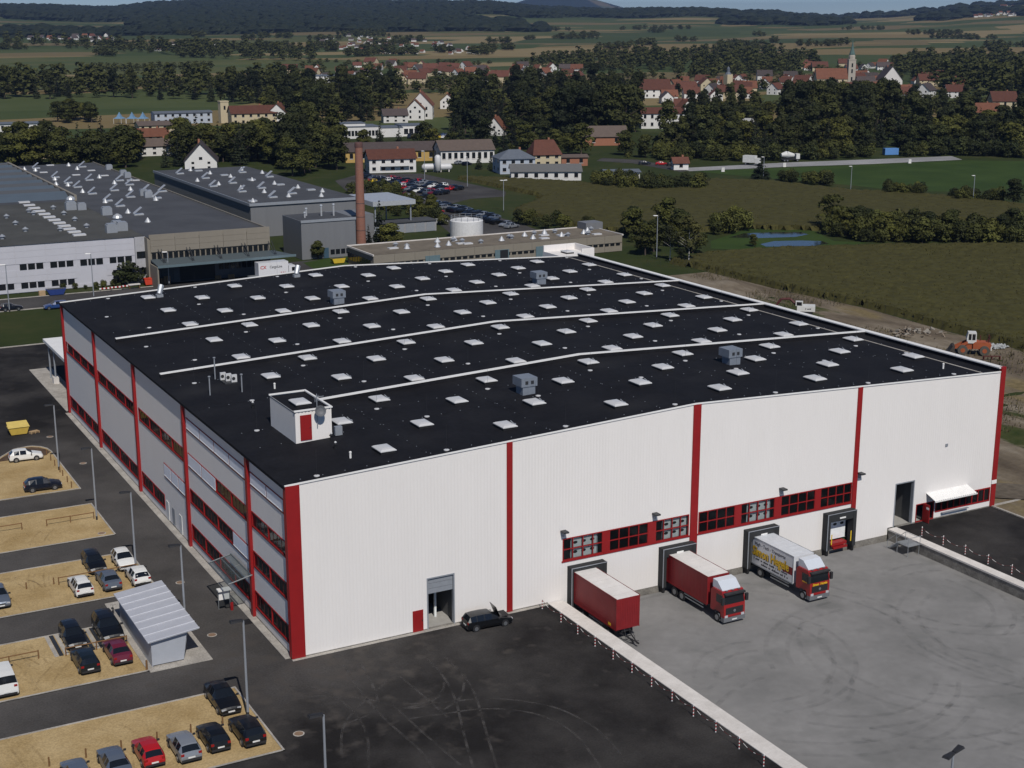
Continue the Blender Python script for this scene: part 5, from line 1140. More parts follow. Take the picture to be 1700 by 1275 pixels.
for i, (a, b2, c) in enumerate(carpx):
    kind = ('hatch','sedan','estate')[i % 3]
    if (kind, c) not in FC: FC[(kind,c)] = bodies[kind].mesh('far_car', [PAINT[c], M_CGL, M_TRIM], False)
    x, y = V2(560+a/5.667, 230+b2/5.667)
    o = link('parked_car', FC[(kind,c)], None, (x,y,-.02), R(20)+(math.pi if i % 2 else 0)+r4.uniform(-.06,.06))
    nm = {'greyblue':'grey','navy':'dark blue'}.get(c, c); seen[c] = seen.get(c,0)+1
    tag(o, f'{nm} car in the far car park, {ORD[min(19,seen[c]-1)]} of its colour from left' if c not in ('yellow',) else 'small yellow car in the far car park by the red one', 'car', 'cars in the far car park')
x, y = V2(665,384); tag(link('covered_car', FC[('hatch','blue')] if ('hatch','blue') in FC else bodies['hatch'].mesh('far_car',[PAINT['blue'],M_CGL,M_TRIM]), None, (x,y,0), .2), 'bright blue car parked alone by the garage row', 'car')
for q, c, lab in (((1070,273),'navy','dark blue car on the country road'),((1098,274),'red','red car on the country road left of the hut'),((1117,275),'black','black car parked against the small red roofed hut')):
    x, y = V2(*q); tag(link('parked_car', bodies['sedan'].mesh('far_car',[PAINT[c],M_CGL,M_TRIM]), None, (x,y,0), -.5), lab, 'car')
# ------------------------------------------------------------------ machines on the building ground
M_ORANGE = mat('machine_orange',(.30,.075,.026),.6,0,.2,1); M_MW = mat('machine_white',(.55,.55,.53),.5,0,.1,1); M_MRED = mat('machine_red',(.075,.018,.016),.6,0,.2,1)
x, y = V2(1612,588); wl_ = thing('wheel_loader', 'orange wheel loader with white cab on the rough ground right of the hall', 'loader', (x,y,.1), R(140)); wl_.scale = (1.12,)*3
MB().extr([(-2.6,.9),(-.1,.9),(-.1,1.7),(-.4,1.95),(-2.3,1.9),(-2.7,1.6)],'y',-.85,.85).obj('engine_body', M_ORANGE, wl_)
MB().box(-2.75,-.9,.75,-2.6,.9,1.3).obj('counterweight', M_MW, wl_)
MB().box(-.1,-.6,.8,1.4,.6,1.5).obj('front_frame', M_ORANGE, wl_)
cbn = MB().extr([(-.55,1.7),(.75,1.7),(.85,2.4),(.65,3.3),(-.5,3.3)],'y',-.72,.72).obj('cab', M_MW, wl_)
for s in (1,-1):
    MB().box(-.38,s*.725,2.2,.08,s*.735,3.1).box(.2,s*.725,2.2,.6,s*.735,3.1).obj('cab_window', M_CGL, cbn)
    MB().add([(.6,s*.55,1.6),(2.6,s*.55,.7),(2.6,s*.55,1.0),(.7,s*.55,2.0),(.6,s*.75,1.6),(2.6,s*.75,.7),(2.6,s*.75,1.0),(.7,s*.75,2.0)],[(0,1,2,3),(7,6,5,4),(0,4,5,1),(1,5,6,2),(2,6,7,3),(3,7,4,0)]).obj('lift_arm', M_ORANGE, wl_)
    for xx in (-1.75,1.35): w = MB().cyl((xx,s*.75,.72),(xx,s*1.25,.72),.72,n=16).obj('wheel', mat('dusty_tyre',(.075,.07,.06),.9), wl_); MB().cyl((xx,s*1.25,.72),(xx,s*1.27,.72),.34,n=12).obj('rim', M_ORANGE, w)
MB().extr([(2.5,.2),(3.6,.1),(3.3,.35),(2.8,1.2),(2.5,1.3)],'y',-1.3,1.3).obj('bucket', mat('bucket_steel',(.06,.05,.042),.8,.3), wl_)
f = MB()
for q in (-.7,-.2,.3,.8): f.cyl((-2.3,q*.9,1.9),(-2.4,q*.9,2.9),.05,n=5)
f.cyl((-2.4,-.75,2.6),(-2.4,.75,2.6),.05,n=5).cyl((-1.2,-.5,1.95),(-1.2,-.5,2.7),.07,n=6).obj('rear_rack', M_MRED, wl_)
x, y = V2(1332,523); ex = thing('excavator', 'white excavator with a dark red arm behind the right roof edge', 'excavator', (x,y,0), R(140)); ex.scale = (.95,)*3
for s in (1,-1): MB().extr([(-1.7,.0),(1.7,.0),(2.0,.35),(1.7,.75),(-1.7,.75),(-2.0,.35)],'y',s*.75,s*1.3).obj('track', M_TYRE, ex)
MB().box(-2.4,-1.25,.95,1.1,1.25,2.0).obj('upper_body', M_MW, ex); MB().box(.0,.2,2.0,1.4,1.2,2.9).obj('cab', M_MW, ex); MB().box(1.401,.3,2.1,1.42,1.1,2.8).box(.2,1.201,2.1,1.2,1.22,2.8).obj('cab_window', M_CGL, ex)
b_ = MB()
for (a, za), (c, zc2) in (((1.0,1.7),(2.5,3.1)),((2.5,3.1),(4.3,3.0)),((4.3,3.0),(5.3,1.5))): b_.cyl((a,-.3,za),(c,-.3,zc2),.28,.22,6)
b_.obj('arm', M_MRED, ex); MB().extr([(5.2,1.7),(5.9,1.5),(5.7,.7),(4.9,.6)],'y',-.75,.15).obj('bucket', M_DKSTEEL, ex); marks(ex, -1.6, 1.262, 1.35, .3, 1.3, M_LETB, 24)
x, y = V2(1505,556); db = thing('debris_pile', 'heap of broken timber and rubble on the building ground', 'rubble', (x,y,.15)); r5 = random.Random(9)
for i in range(70):
    a, rr = r5.uniform(0,6.28), abs(r5.gauss(0,2.6)); L_ = r5.uniform(.6,2.6); q = MB().box(-L_/2,-.1,-.05,L_/2,.1,.05) if i % 3 else MB().box(-.4,-.3,-.15,.4,.3,.15)
    o = q.obj('plank' if i % 3 else 'rubble_block', mat('old_plank',(.17,.135,.10),.9,rand=.4) if i % 3 else mat('rubble',(.22,.20,.17),.9), db, (rr*math.cos(a)*1.5,rr*math.sin(a)*.8,.1+max(0,1.2-.35*rr)*r5.random())); o.rotation_euler = (r5.uniform(-.4,.4),r5.uniform(-.5,.5),r5.uniform(0,3.1))
x, y = V2(1652,577); rp = MB()
for i in range(90): a, rr = r5.uniform(0,6.28), r5.uniform(0,2.0); rp.lathe([(r5.uniform(.15,.4),0),(r5.uniform(.15,.35),r5.uniform(.1,.25)),(.1,r5.uniform(.2,.4))],5,(rr*math.cos(a)*1.3,rr*math.sin(a)*.8,0))
o = rp.obj('stone_heap', mat('pale_stone',(.30,.31,.31),.9), None, (x,y,.1)); o['kind'] = 'stuff'
x, y = V2(1646,598); o = thing('steel_trestle', 'low dark steel trestle on the grass near the wheel loader', 'trestle', (x,y,.1), R(-30)); MB().box(-1.4,-.1,.5,1.4,.1,.65).obj('beam', M_MRED, o)
for q in (-1.3,0,1.3): MB().box(q-.06,-.3,0,q+.06,.3,.5).obj('leg', M_MRED, o)
# fence along the maize
fn = thing('wire_fence', 'thin wire mesh fence between the building ground and the maize', 'fence')
for (xa, ya), (xb, yb) in zip(ed, ed[1:]):
    L_ = math.hypot(xb-xa, yb-ya); N = int(L_/2.6)
    for i in range(N):
        a, b2 = i/N, (i+1)/N; p0 = (xa+(xb-xa)*a-.4, ya+(yb-ya)*a-.4); p1 = (xa+(xb-xa)*b2-.4, ya+(yb-ya)*b2-.4)
        MB().cyl((*p0,-.05),(*p0,1.6),.025,n=4).obj('fence_post', M_DKSTEEL, fn)
    f = MB()
    for z in (.1,.5,.9,1.3,1.7): f.cyl((xa-.4,ya-.4,z),(xb-.4,yb-.4,z),.010,n=3)
    f.obj('fence_wire', M_DKSTEEL, fn)
# ------------------------------------------------------------------ houses
M_HW = mat('white_render', (.60,.59,.57), .85, 0, .06, .3, rand=.08); M_HC = mat('cream_render', (.46,.39,.26), .85, 0, .06, .3); M_HY = mat('yellow_render', (.42,.28,.09), .85); M_HB = mat('bluish_render', (.36,.40,.46), .85); M_BRK = mat('salmon_brick', (.28,.12,.07), .85)
M_RT = mat('red_tile', (.098,.040,.028), .8, 0, .2, .8, .1, .2, 6, rand=.2); M_RO = mat('orange_tile', (.135,.056,.034), .8, 0, .2, .6, .1, .2, 6, rand=.2); M_RD = mat('dark_tile', (.055,.042,.04), .8, 0, .2, .8, rand=.2); M_RG = mat('slate_blue', (.10,.115,.14), .7, 0, .15, .8); M_RB = mat('brown_sheet', (.10,.075,.062), .8, 0, .15, .8)
def gable_shapes(w, d, e, r, ov=.5, hip=0):
    W_ = MB(); W_.add([(-w/2,-d/2,0),(w/2,-d/2,0),(w/2,d/2,0),(-w/2,d/2,0),(-w/2,-d/2,e),(w/2,-d/2,e),(w/2,d/2,e),(-w/2,d/2,e),(-w/2+hip,0,r),(w/2-hip,0,r)],
        [(0,1,5,4),(1,2,6,5),(2,3,7,6),(3,0,4,7)]+([(4,7,8),(5,9,6)] if not hip else []))
    s = (r-e)/(d/2); zo = e-s*ov; k = hip; t = .18; o2 = ov
    Rf = MB(); A_ = [(-w/2-o2,-d/2-ov,zo),(w/2+o2,-d/2-ov,zo),(w/2+(o2 if not k else -k),0,r),(-w/2-(o2 if not k else -k),0,r),(w/2+o2,d/2+ov,zo),(-w/2-o2,d/2+ov,zo)]
    A_ = [(x,y,z+.05) for x,y,z in A_]; B_ = [(x,y,z+t) for x,y,z in A_]
    Rf.add(A_+B_, [(6,7,8,9),(9,8,10,11),(3,2,1,0),(5,4,2,3),(0,1,7,6),(4,5,11,10)]+([(1,2,8,7),(2,4,10,8),(5,3,9,11),(3,0,6,9)] if not k else [(7,10,8),(11,6,9),(1,4,10,7),(5,0,6,11)]))
    return W_, Rf
def house(name, label, cat, x, y, rz, w, d, e, r, wm, rm, storeys=2, hip=0, chim=True, nwin=4, gwin=True, z=0, group=None):
    t = thing(name, label, cat, (x,y,z), rz, group); W_, Rf = gable_shapes(w, d, e, r, .5, hip); W_.obj('wall', wm, t); ro = Rf.obj('roof', rm, t)
    sh = e/storeys
    for s in range(storeys):
        for i in range(nwin):
            u = -w/2+w*(i+.5)/nwin; ww = min(1.3, w/nwin*.55)
            for sgn in (-1,): 
                wi = MB().box(u-ww/2,sgn*d/2-.06,s*sh+sh*.36,u+ww/2,sgn*d/2-.01,s*sh+sh*.82).obj('window', M_DGL, t); MB().box(u-ww/2-.1,sgn*d/2-.12,s*sh+sh*.31,u+ww/2+.1,sgn*d/2-.0,s*sh+sh*.36).obj('sill', M_CONC, wi)
        if gwin:
            for v in (-d/4, d/4): MB().box(-w/2-.06,v-.5,s*sh+sh*.36,-w/2-.01,v+.5,s*sh+sh*.82).obj('window', M_DGL, t)
    if gwin and not hip and r-e > 2: MB().box(-w/2-.06,-.6,e+.4,-w/2-.01,.6,e+1.4).obj('window', M_DGL, t)
    if chim: MB().box(w*.15,.3,r-1,w*.15+.7,1.0,r+.9).obj('chimney', M_BRK, ro)
    return t
def hpx(px, py, *a, **k): x, y = V2(px, py); return (x, y)
def H(label, px, py, rz, w, d, e, r, wm, rm, name='house', cat='house', **k): x, y = V2(px, py); return house(name, label, cat, x, y, R(rz), w, d, e, r, wm, rm, **k)
h = H('white house with red tiled roof and a long balcony beyond the car park', 648,284,-14,17,11,5.0,7.8,M_HW,M_RT,nwin=5)
MB().box(-4.5,-7.0,2.4,6,-5.52,2.6).box(-4.5,-7.0,2.6,6,-6.9,3.5).obj('balcony', M_HW, h)
H('long yellow building under a wide dark roof behind the white house', 655,266,-14,40,12,4.2,7.0,M_HY,M_RD,'workshop','building',storeys=1,nwin=9,chim=False)
H('pale hall with brown roof and tall dark windows behind the gas tanks', 770,268,-14,21,14,5.0,8.2,M_HW,M_RB,'workshop','building',storeys=1,nwin=9,chim=False)
H('pale house with a blue grey hipped roof and balcony beyond the maize', 853,286,-14,13,11,5.4,8.0,M_HB,M_RG,hip=4.5)
H('cream house with a steep red roof behind the hipped one', 903,275,-14,10.5,10,4.8,9.5,M_HC,M_RT,nwin=3,hip=1.5)
H('low salmon brick garage beside the cream house', 951,274,-20,10,7,3.2,3.9,M_BRK,M_RB,'garage','garage',storeys=1,nwin=2,chim=False)
H('long low white workshop with grey roof at the edge of the maize', 905,297,-26,24,11,3.1,5.0,M_HW,mat('grey_sheet_roof',(.11,.11,.11),.8),'workshop','building',storeys=1,nwin=7,chim=False)
H('small white hut with red roof at the gravel area', 1128,281,-20,5.5,4.5,2.6,4.3,M_HW,M_RT,'hut','hut',storeys=1,nwin=1)
H('flat grey shed with bushes at the maize edge', 1030,297,-20,12,7,2.6,3.2,M_HW,M_RG,'shed','shed',storeys=1,nwin=3,chim=False)
H('white gabled house with a steep dark roof behind the grey hall', 335,279,72,16,11.5,3.4,9.6,M_HW,M_RD,nwin=3)
H('orange roofed house between the trees behind the factory', 254,240,-5,13,10,4,7,M_HC,M_RO,nwin=4)
H('long brown roofed house among trees left of the white gable', 262,257,-5,16,9,4,6.5,M_HW,M_RB)
H('brown flat roofed inn with pale walls behind the trees on the left', 270,222,-5,24,14,4.5,6.0,M_HC,M_RB,'inn','building',nwin=7)
H('blue and white pavilion building with glass front on the left', 302,204,-5,30,12,5.5,6.2,M_HB,M_RG,'pavilion','building',nwin=8,chim=False)
H('cream orange roofed long house right of the square tower', 420,206,-8,24,12,6,9.5,M_HC,M_RT,nwin=6)
H('half-timbered looking house with steep orange roof beside the long house', 464,205,60,12,12,5,10.5,M_HW,M_RO)
H('orange roofed house low between trees at the far left', 70,262,-10,11,9,3.5,7,M_HC,M_RO)
tw = thing('square_tower', 'square cream tower above the trees on the left', 'tower', (*V2(372,204),0)); MB().box(-2.2,-2.2,0,2.2,2.2,11).obj('shaft', M_HC, tw); MB().box(-2.4,-2.4,11,2.4,2.4,11.5).obj('cornice', M_HC, tw); MB().box(-.5,-2.25,7,.5,-2.2,9).obj('window', M_DGL, tw)
# blue tents beside the pavilion
for i, q in enumerate(((199,205),(220,205),(238,205))):
    x, y = V2(*q); t = thing('blue_tent', f'pointed blue party tent, {ORD[i]} from the left near the pavilion', 'tent', (x,y,0), 0, 'blue tents'); MB().lathe([(3.4,2.6),(1.6,3.4),(.5,5.2),(.1,6)],4).obj('canopy', mat('tent_blue',(.12,.22,.34),.6), t)
    for a in range(4): MB().cyl((3.2*math.cos(a*math.pi/2),3.2*math.sin(a*math.pi/2),0),(3.2*math.cos(a*math.pi/2),3.2*math.sin(a*math.pi/2),2.7),.08,n=4).obj('pole', M_COP, t)
# white sales building
dx, dy = V2(638,229); ds = thing('white_sales_building', 'long flat white sales building with stepped roofs before the woods', 'building', (dx,dy,0), R(-10))
for i, (a, b2, y0, y1, hh) in enumerate(((-26,-2,0,16,5.2),(-2,10,4,18,4.2),(10,24,6,20,4.8),(-20,-8,4,14,6.6))): MB().box(a,y0,0,b2,y1,hh).obj('wall', M_HW, ds); MB().box(a-.2,y0-.2,hh,b2+.2,y1+.2,hh+.25).obj('roof', M_RG, ds)
for i in range(14): MB().box(-25+1.6*i,-.06,1.2,-23.8+1.6*i,-.01,3.6).obj('window', M_DGL, ds)
for i in range(5): MB().box(11+2.5*i,5.94,1,13+2.5*i,5.99,3.5).obj('window', M_DGL, ds)
for i in range(22):
    x, y = V2(680+(i % 11)*6.2, 226+3.4*(i//11)); tag(link('display_car', FC[list(FC)[(i*5) % len(FC)]], None, (x,y,0), 1.0), f'small parked car by the white sales building, {ORD[i % 11]} from the left in the {["back","front"][i//11]} row', 'car', 'cars by the sales building')
# flat pale sheds
H('low white hall with flat roof at the left edge by the road', 30,218,-5,30,12,4,4.5,M_HW,M_RG,'shed','shed',storeys=1,nwin=6,chim=False)
H('pale long roof among the trees in front of the tall woods', 1215,212,-30,20,9,3.2,4.6,M_HW,mat('pale_sheet',(.32,.32,.31),.8),'shed','shed',storeys=1,nwin=4,chim=False)
H('white house with wide red roof right of the tall trees', 1096,212,-22,22,12,7.5,10,M_HW,M_RT,nwin=6)
H('large red roofed house with dormers left of the town', 1082,162,-22,24,14,6,12.5,M_HW,M_RT,nwin=5)
H('brown roofed barn in front of the wide red roofed house', 1000,240,-20,20,11,4,8,M_BRK,M_RB,'barn','barn',storeys=1,nwin=2,chim=False)
H('tall narrow house with red roof at the right edge', 1662,190,-30,14,12,8,13,M_HC,M_RT,nwin=3)
H('brown roofed house among trees at the right', 1628,199,-30,18,12,4.5,9,M_HW,M_RO,nwin=4)
H('small orange roofed house in the middle of the dark trees', 824,224,50,9,9,3,8.5,M_HW,M_RO,nwin=2)
H('big white house with stepped orange gable roofs standing out of the woods', 700,196,62,20,13,7.5,14.5,M_HW,M_RO,nwin=4)
H('smaller white gabled wing in front of the big orange roofed house', 690,199,62,9,10,6,11,M_HW,M_RO,nwin=2,chim=False)
H('white house with grey roof left of the big orange roofed house', 655,203,-15,13,9,4,7,M_HW,M_RD,nwin=3)
H('white house with orange roof right of the big orange roofed house', 744,180,60,11,9,5,9,M_HW,M_RO,nwin=2)
H('long grey school building behind the woods', 575,137,-12,60,12,6,6.8,M_HW,M_RG,'school','building',nwin=14,chim=False)
# gas tanks
gt = thing('gas_tank', 'upright white gas tank beside the lying ones', 'tank', (*V2(727,286),0)); MB().lathe([(.3,.3),(1.15,.6),(1.15,5.6),(.6,6.2),(.1,6.3)],16).obj('vessel', M_DOME, gt, smooth=True)
for a in range(3): MB().cyl((.9*math.cos(a*2.1),.9*math.sin(a*2.1),0),(.9*math.cos(a*2.1),.9*math.sin(a*2.1),.8),.09,n=5).obj('leg', M_STEEL, gt)
for i, q in enumerate(((713,285),(738,285))):
    x, y = V2(*q); t = thing('gas_tank', ('lying white gas tank left of the upright one','lying white gas tank right of the upright one')[i], 'tank', (x,y,0), R(-14))
    MB().cyl((-2.2,0,1.7),(2.2,0,1.7),1.2,n=16).cyl((2.2,0,1.7),(2.8,0,1.7),1.2,.5,16).cyl((-2.8,0,1.7),(-2.2,0,1.7),.5,1.2,16).obj('vessel', M_DOME, t)
    for s in (-1.5,1.5): MB().box(s-.2,-.9,0,s+.2,.9,.8).obj('saddle', M_CONC, t)
# vehicles at the gravel area
mx = thing('mixer_truck', 'white concrete mixer truck on the pale gravel area', 'truck', (*V2(1310,268),0), R(-15)); MB().box(-3.6,-1.1,.8,3.8,1.1,1.2).obj('chassis', M_TRIM, mx); MB().box(2.4,-1.2,1.0,3.9,1.2,3.0).obj('cab', M_MW, mx); MB().cyl((-3.4,0,2.5),(-1.2,0,2.7),.7,1.35,14).cyl((-1.2,0,2.7),(1.9,0,2.3),1.35,.7,14).obj('drum', M_MW, mx)
for k in (-2.4,-1.2,3.0): wheel_set(mx, k, .48, 2.4, .3)
bt = thing('box_truck', 'white box truck parked left of the dark conifer', 'truck', (*V2(1247,274),0), R(-60)); MB().box(-3,-1.25,1,1.8,1.25,3.6).obj('cargo_box', M_MW, bt); MB().box(1.9,-1.15,.7,3.4,1.15,2.7).obj('cab', M_MW, bt); MB().box(-3,-.4,.6,3.2,.4,.98).obj('chassis', M_TRIM, bt)
for k in (-1.8,2.5): wheel_set(bt, k, .45, 2.3, .3)
bc = thing('blue_container', 'bright blue site container at the edge of the gravel area', 'container', (*V2(1478,257),0), R(-15)); MB().box(-3,-1.2,.1,3,1.2,2.7).obj('container_box', mat('container_blue',(.10,.24,.52),.5), bc); f = MB()
for k in range(14): f.box(-2.9+.42*k,-1.24,.2,-2.7+.42*k,-1.2,2.6)
f.obj('ribs', mat('container_blue',(.10,.24,.52),.5), bc)
for i, q in enumerate(((1200,285),(1302,277),(1510,271))): tag(MB().box(-.7,-.15,0,.7,.15,1.5).box(-.6,-.4,0,.6,.4,.1).obj('white_board', M_HW, None, (*V2(*q),0)), f'small white board by the sports field, {ORD[i]} from the left', 'board')
# ------------------------------------------------------------------ the town: prototypes copied house by house
def proto_house(w, d, e, r, wm, rm):
    W_, Rf = gable_shapes(w, d, e, r, .5, 0); m = MB(); m.add(W_.v, W_.f, 0); m.add(Rf.v, Rf.f, 1)
    for s in range(2):
        for i in range(3): u = -w/2+w*(i+.5)/3; m.box(u-.5,-d/2-.05,.9+2.7*s,u+.5,-d/2-.01,2.2+2.7*s,2)
    for v in (-d/4,d/4): m.box(-w/2-.05,v-.5,.9,-w/2-.01,v+.5,2.2,2); m.box(-w/2-.05,v-.5,3.6,-w/2-.01,v+.5,4.9,2)
    m.box(w*.2,.2,r-.8,w*.2+.7,.9,r+.8,1); return m.mesh('house', [wm, rm, M_DGL])
PH = [proto_house(*q) for q in ((11,9,4.8,9,M_HW,M_RO),(13,10,5,9.6,M_HW,M_RT),(10,9,4.5,9.3,M_HC,M_RO),(14,10,5.2,9.8,M_HW,M_RD),(12,9,4.2,8.6,M_HW,M_RO),(16,11,5.5,10.5,M_HC,M_RT))]
def inpoly(P, x, y):
    c = False
    for i in range(len(P)):
        (ax, ay), (bx_, by_) = P[i], P[i-1]
        if (ay > y) != (by_ > y) and x < (bx_-ax)*(y-ay)/(by_-ay)+ax: c = not c
    return c
KEEP = [(1055,1140,208,250),(668,756,194,226),(520,752,224,246),(226,300,236,290),(1450,1505,248,272),(318,386,270,292),(386,482,202,228),(180,348,200,222),(1640,1690,186,216),(1608,1650,196,218),(1183,1255,208,234),(1050,1112,158,184),(810,842,220,240),(975,1030,238,262),(640,672,200,215)]   # clearings round the houses
def samples(P, count, rg, mind, fn=V2, keep=False):
    out = []; x0, x1 = min(p[0] for p in P), max(p[0] for p in P); y0, y1 = min(p[1] for p in P), max(p[1] for p in P)
    for _ in range(count*30):
        a, b2 = rg.uniform(x0,x1), rg.uniform(y0,y1)
        if not inpoly(P, a, b2) or (keep and any(k0 < a < k1 and k2 < b2 < k3 for k0,k1,k2,k3 in KEEP)): continue
        q = fn(a, b2)
        if all((q[0]-o[0])**2+(q[1]-o[1])**2 > mind*mind for o in out): out.append(tuple(q))
        if len(out) >= count: break
    return out
rh = random.Random(21)
def place_words(P):                         # where in its belt or quarter a thing stands
    U_ = [polar(q[0], q[1]) for q in P]; us = sorted(u for d, u in U_); ds = sorted(d for d, u in U_); n_ = len(P); out = []
    for d, u in U_:
        k = min(4, 5*us.index(u)//n_); out.append(f'in its {"front" if d < ds[n_//2] else "back"}, '+('far left','left','middle','right','far right')[k])
    return out
def town(P, count, label, group, mind=15, fn=V2, scale=1.0, protos=PH):
    S_ = samples(P, count, rh, mind, fn); PW = place_words(S_)
    for q, pw in zip(S_, PW):
        z = q[2] if len(q) > 2 else 0
        o = link('house', rh.choice(protos), None, (q[0],q[1],z-.1), R(rh.choice((-28,62,-28,20,-60,150))+rh.uniform(-12,12))); s = scale*rh.uniform(.68,1.0); o.scale = (s,s,s)
        tag(o, f'{label}, {pw}' if count > 10 else label, 'house', group)
town([(512,118),(620,108),(740,112),(960,118),(960,138),(800,141),(640,140),(520,134)], 62, 'small red roofed house in the row behind the woods', 'houses left of the town')
town([(1130,140),(1330,128),(1480,128),(1600,136),(1590,162),(1480,168),(1330,160),(1140,172)], 80, 'red or dark roofed town house close around the church', 'houses around the church', 12)
town([(1060,152),(1130,150),(1140,195),(1125,180)], 8, 'house among trees at the left end of the town', 'houses at the left town end', 14)
town([(1330,112),(1480,108),(1500,118),(1340,124)], 14, 'small house on the slope behind the church', 'houses behind the church', 18)
town([(480,120),(515,118),(515,140),(480,142)], 5, 'small house between trees left of the town row', 'houses beside the fields', 14)
GT3 = lambda a, b2: tuple(GT(a, b2))
FV = [PH[0], PH[1], PH[3], PH[4], PH[3]]
town([(515,68),(590,58),(700,68),(800,84),(800,92),(640,90),(560,82)], 75, 'tiny white house of the distant village on the slope', 'houses of the distant village', 11, GT3, .68, FV)
town([(45,66),(110,62),(185,58),(190,72),(120,70)], 26, 'tiny house of the faraway village below the left hills', 'houses of the left far village', 14, GT3, .9, FV)
town([(255,78),(360,72),(365,82),(260,86)], 18, 'tiny house in the hamlet before the wooded hills', 'houses of the hamlet', 14, GT3, .8, FV)
town([(1590,20),(1640,11),(1695,12),(1700,28),(1620,30)], 34, 'tiny house of the hilltop village at the upper right', 'houses of the hilltop village', 12, GT3, 1.2, FV)
# church
cx0, cy0 = V2(1378,147); cs = thing('church', 'large church with orange nave roof and a slender pointed tower', 'church', (cx0,cy0,0), R(-28))
W_, Rf = gable_shapes(24, 12, 8, 15.5, .4); W_.obj('nave_wall', M_HC, cs); Rf.obj('nave_roof', M_RO, cs)
for i in range(5): MB().box(-10+4.4*i,-6.06,2.5,-8.6+4.4*i,-6.01,7).obj('nave_window', M_DGL, cs)
tr_ = MB().box(13.1,-2.8,0,18.7,2.8,22).obj('tower', mat('tower_stone',(.36,.33,.28),.9), cs)
for z in (6,12,16.5): MB().box(15.3,-2.86,z,16.5,-2.81,z+3).obj('tower_window', M_DGL, tr_); MB().box(13.04,-.6,z,13.09,.6,z+3).obj('tower_window', M_DGL, tr_)
MB().box(12.9,-3.0,22,18.9,3.0,22.5).lathe([(2.6,22.5),(2.6,25),(2.0,26)],8,(15.9,0,0)).obj('belfry', mat('tower_stone',(.36,.33,.28),.9), tr_)
MB().lathe([(2.4,26),(1.0,31),(.1,37)],8,(15.9,0,0)).cyl((15.9,0,36.5),(15.9,0,38.5),.1,n=4).obj('spire', mat('copper_spire',(.07,.12,.11),.6), tr_)
tx, ty = V2(1208,150); tt = thing('town_gate_tower', 'small pale tower with a lantern left in the town', 'tower', (tx,ty,0)); MB().box(-2.5,-2.5,0,2.5,2.5,12).obj('shaft', M_HC, tt); MB().lathe([(2.6,12),(1.2,14),(1.2,16.5),(.1,18)],8).obj('lantern', M_RG, tt)
H('white gabled hall with steep dark roof right of the church', 1475,142,62,20,17,5,15.5,M_HW,M_RD,nwin=3)
# ------------------------------------------------------------------ trees
def leafmat(name, colr, warm=1.0):
    m, n, l, p = nodes(name); p.inputs['Roughness'].default_value = .7; p.inputs['Specular IOR Level'].default_value = .15
    g = n.new('ShaderNodeNewGeometry'); a = n.new('ShaderNodeTexNoise'); a.inputs['Scale'].default_value = .25; a.inputs['Detail'].default_value = 3; l.new(g.outputs['Position'], a.inputs[0])
    r = n.new('ShaderNodeMapRange'); r.inputs[1].default_value = .3; r.inputs[2].default_value = .7; r.inputs[3].default_value = .6; r.inputs[4].default_value = 1.5; l.new(a.outputs[0], r.inputs[0])
    oi = n.new('ShaderNodeObjectInfo'); r2_ = n.new('ShaderNodeMapRange'); r2_.inputs[3].default_value = .65; r2_.inputs[4].default_value = 1.4; l.new(oi.outputs['Random'], r2_.inputs[0])
    mu = n.new('ShaderNodeMath'); mu.operation = 'MULTIPLY'; l.new(r.outputs[0], mu.inputs[0]); l.new(r2_.outputs[0], mu.inputs[1])
    hn_ = n.new('ShaderNodeTexNoise'); hn_.inputs['Scale'].default_value = .045; hn_.inputs['Detail'].default_value = 2; l.new(g.outputs['Position'], hn_.inputs[0])
    sm = n.new('ShaderNodeMath'); sm.operation = 'MULTIPLY_ADD'; l.new(oi.outputs['Random'], sm.inputs[0]); sm.inputs[1].default_value = .5; l.new(hn_.outputs[0], sm.inputs[2])
    hr = n.new('ShaderNodeMapRange'); hr.inputs[1].default_value = .5; hr.inputs[2].default_value = 1.0; l.new(sm.outputs[0], hr.inputs[0])
    mxc = n.new('ShaderNodeMix'); mxc.data_type = 'RGBA'; mxc.inputs[6].default_value = tuple(colr)+(1,); mxc.inputs[7].default_value = (colr[0]*1.9*warm, colr[1]*1.55*warm, colr[2]*1.05, 1); l.new(hr.outputs[0], mxc.inputs[0])
    vm = n.new('ShaderNodeVectorMath'); vm.operation = 'SCALE'; l.new(mxc.outputs[2], vm.inputs[0]); l.new(mu.outputs[0], vm.inputs['Scale']); l.new(vm.outputs[0], p.inputs['Base Color']); return m
LEAF = dict(broad=leafmat('broad_leaves',(.025,.031,.0095)), tall=leafmat('tall_leaves',(.0175,.023,.009)), spruce=leafmat('spruce_needles',(.0095,.0145,.0085)), birch=leafmat('birch_leaves',(.030,.034,.013)), bush=leafmat('bush_leaves',(.027,.034,.011)))
M_BARK = mat('bark', (.06,.045,.035), .9, 0, .3, 2); M_BIRCH = mat('birch_bark', (.40,.38,.35), .8, 0, .4, 3)
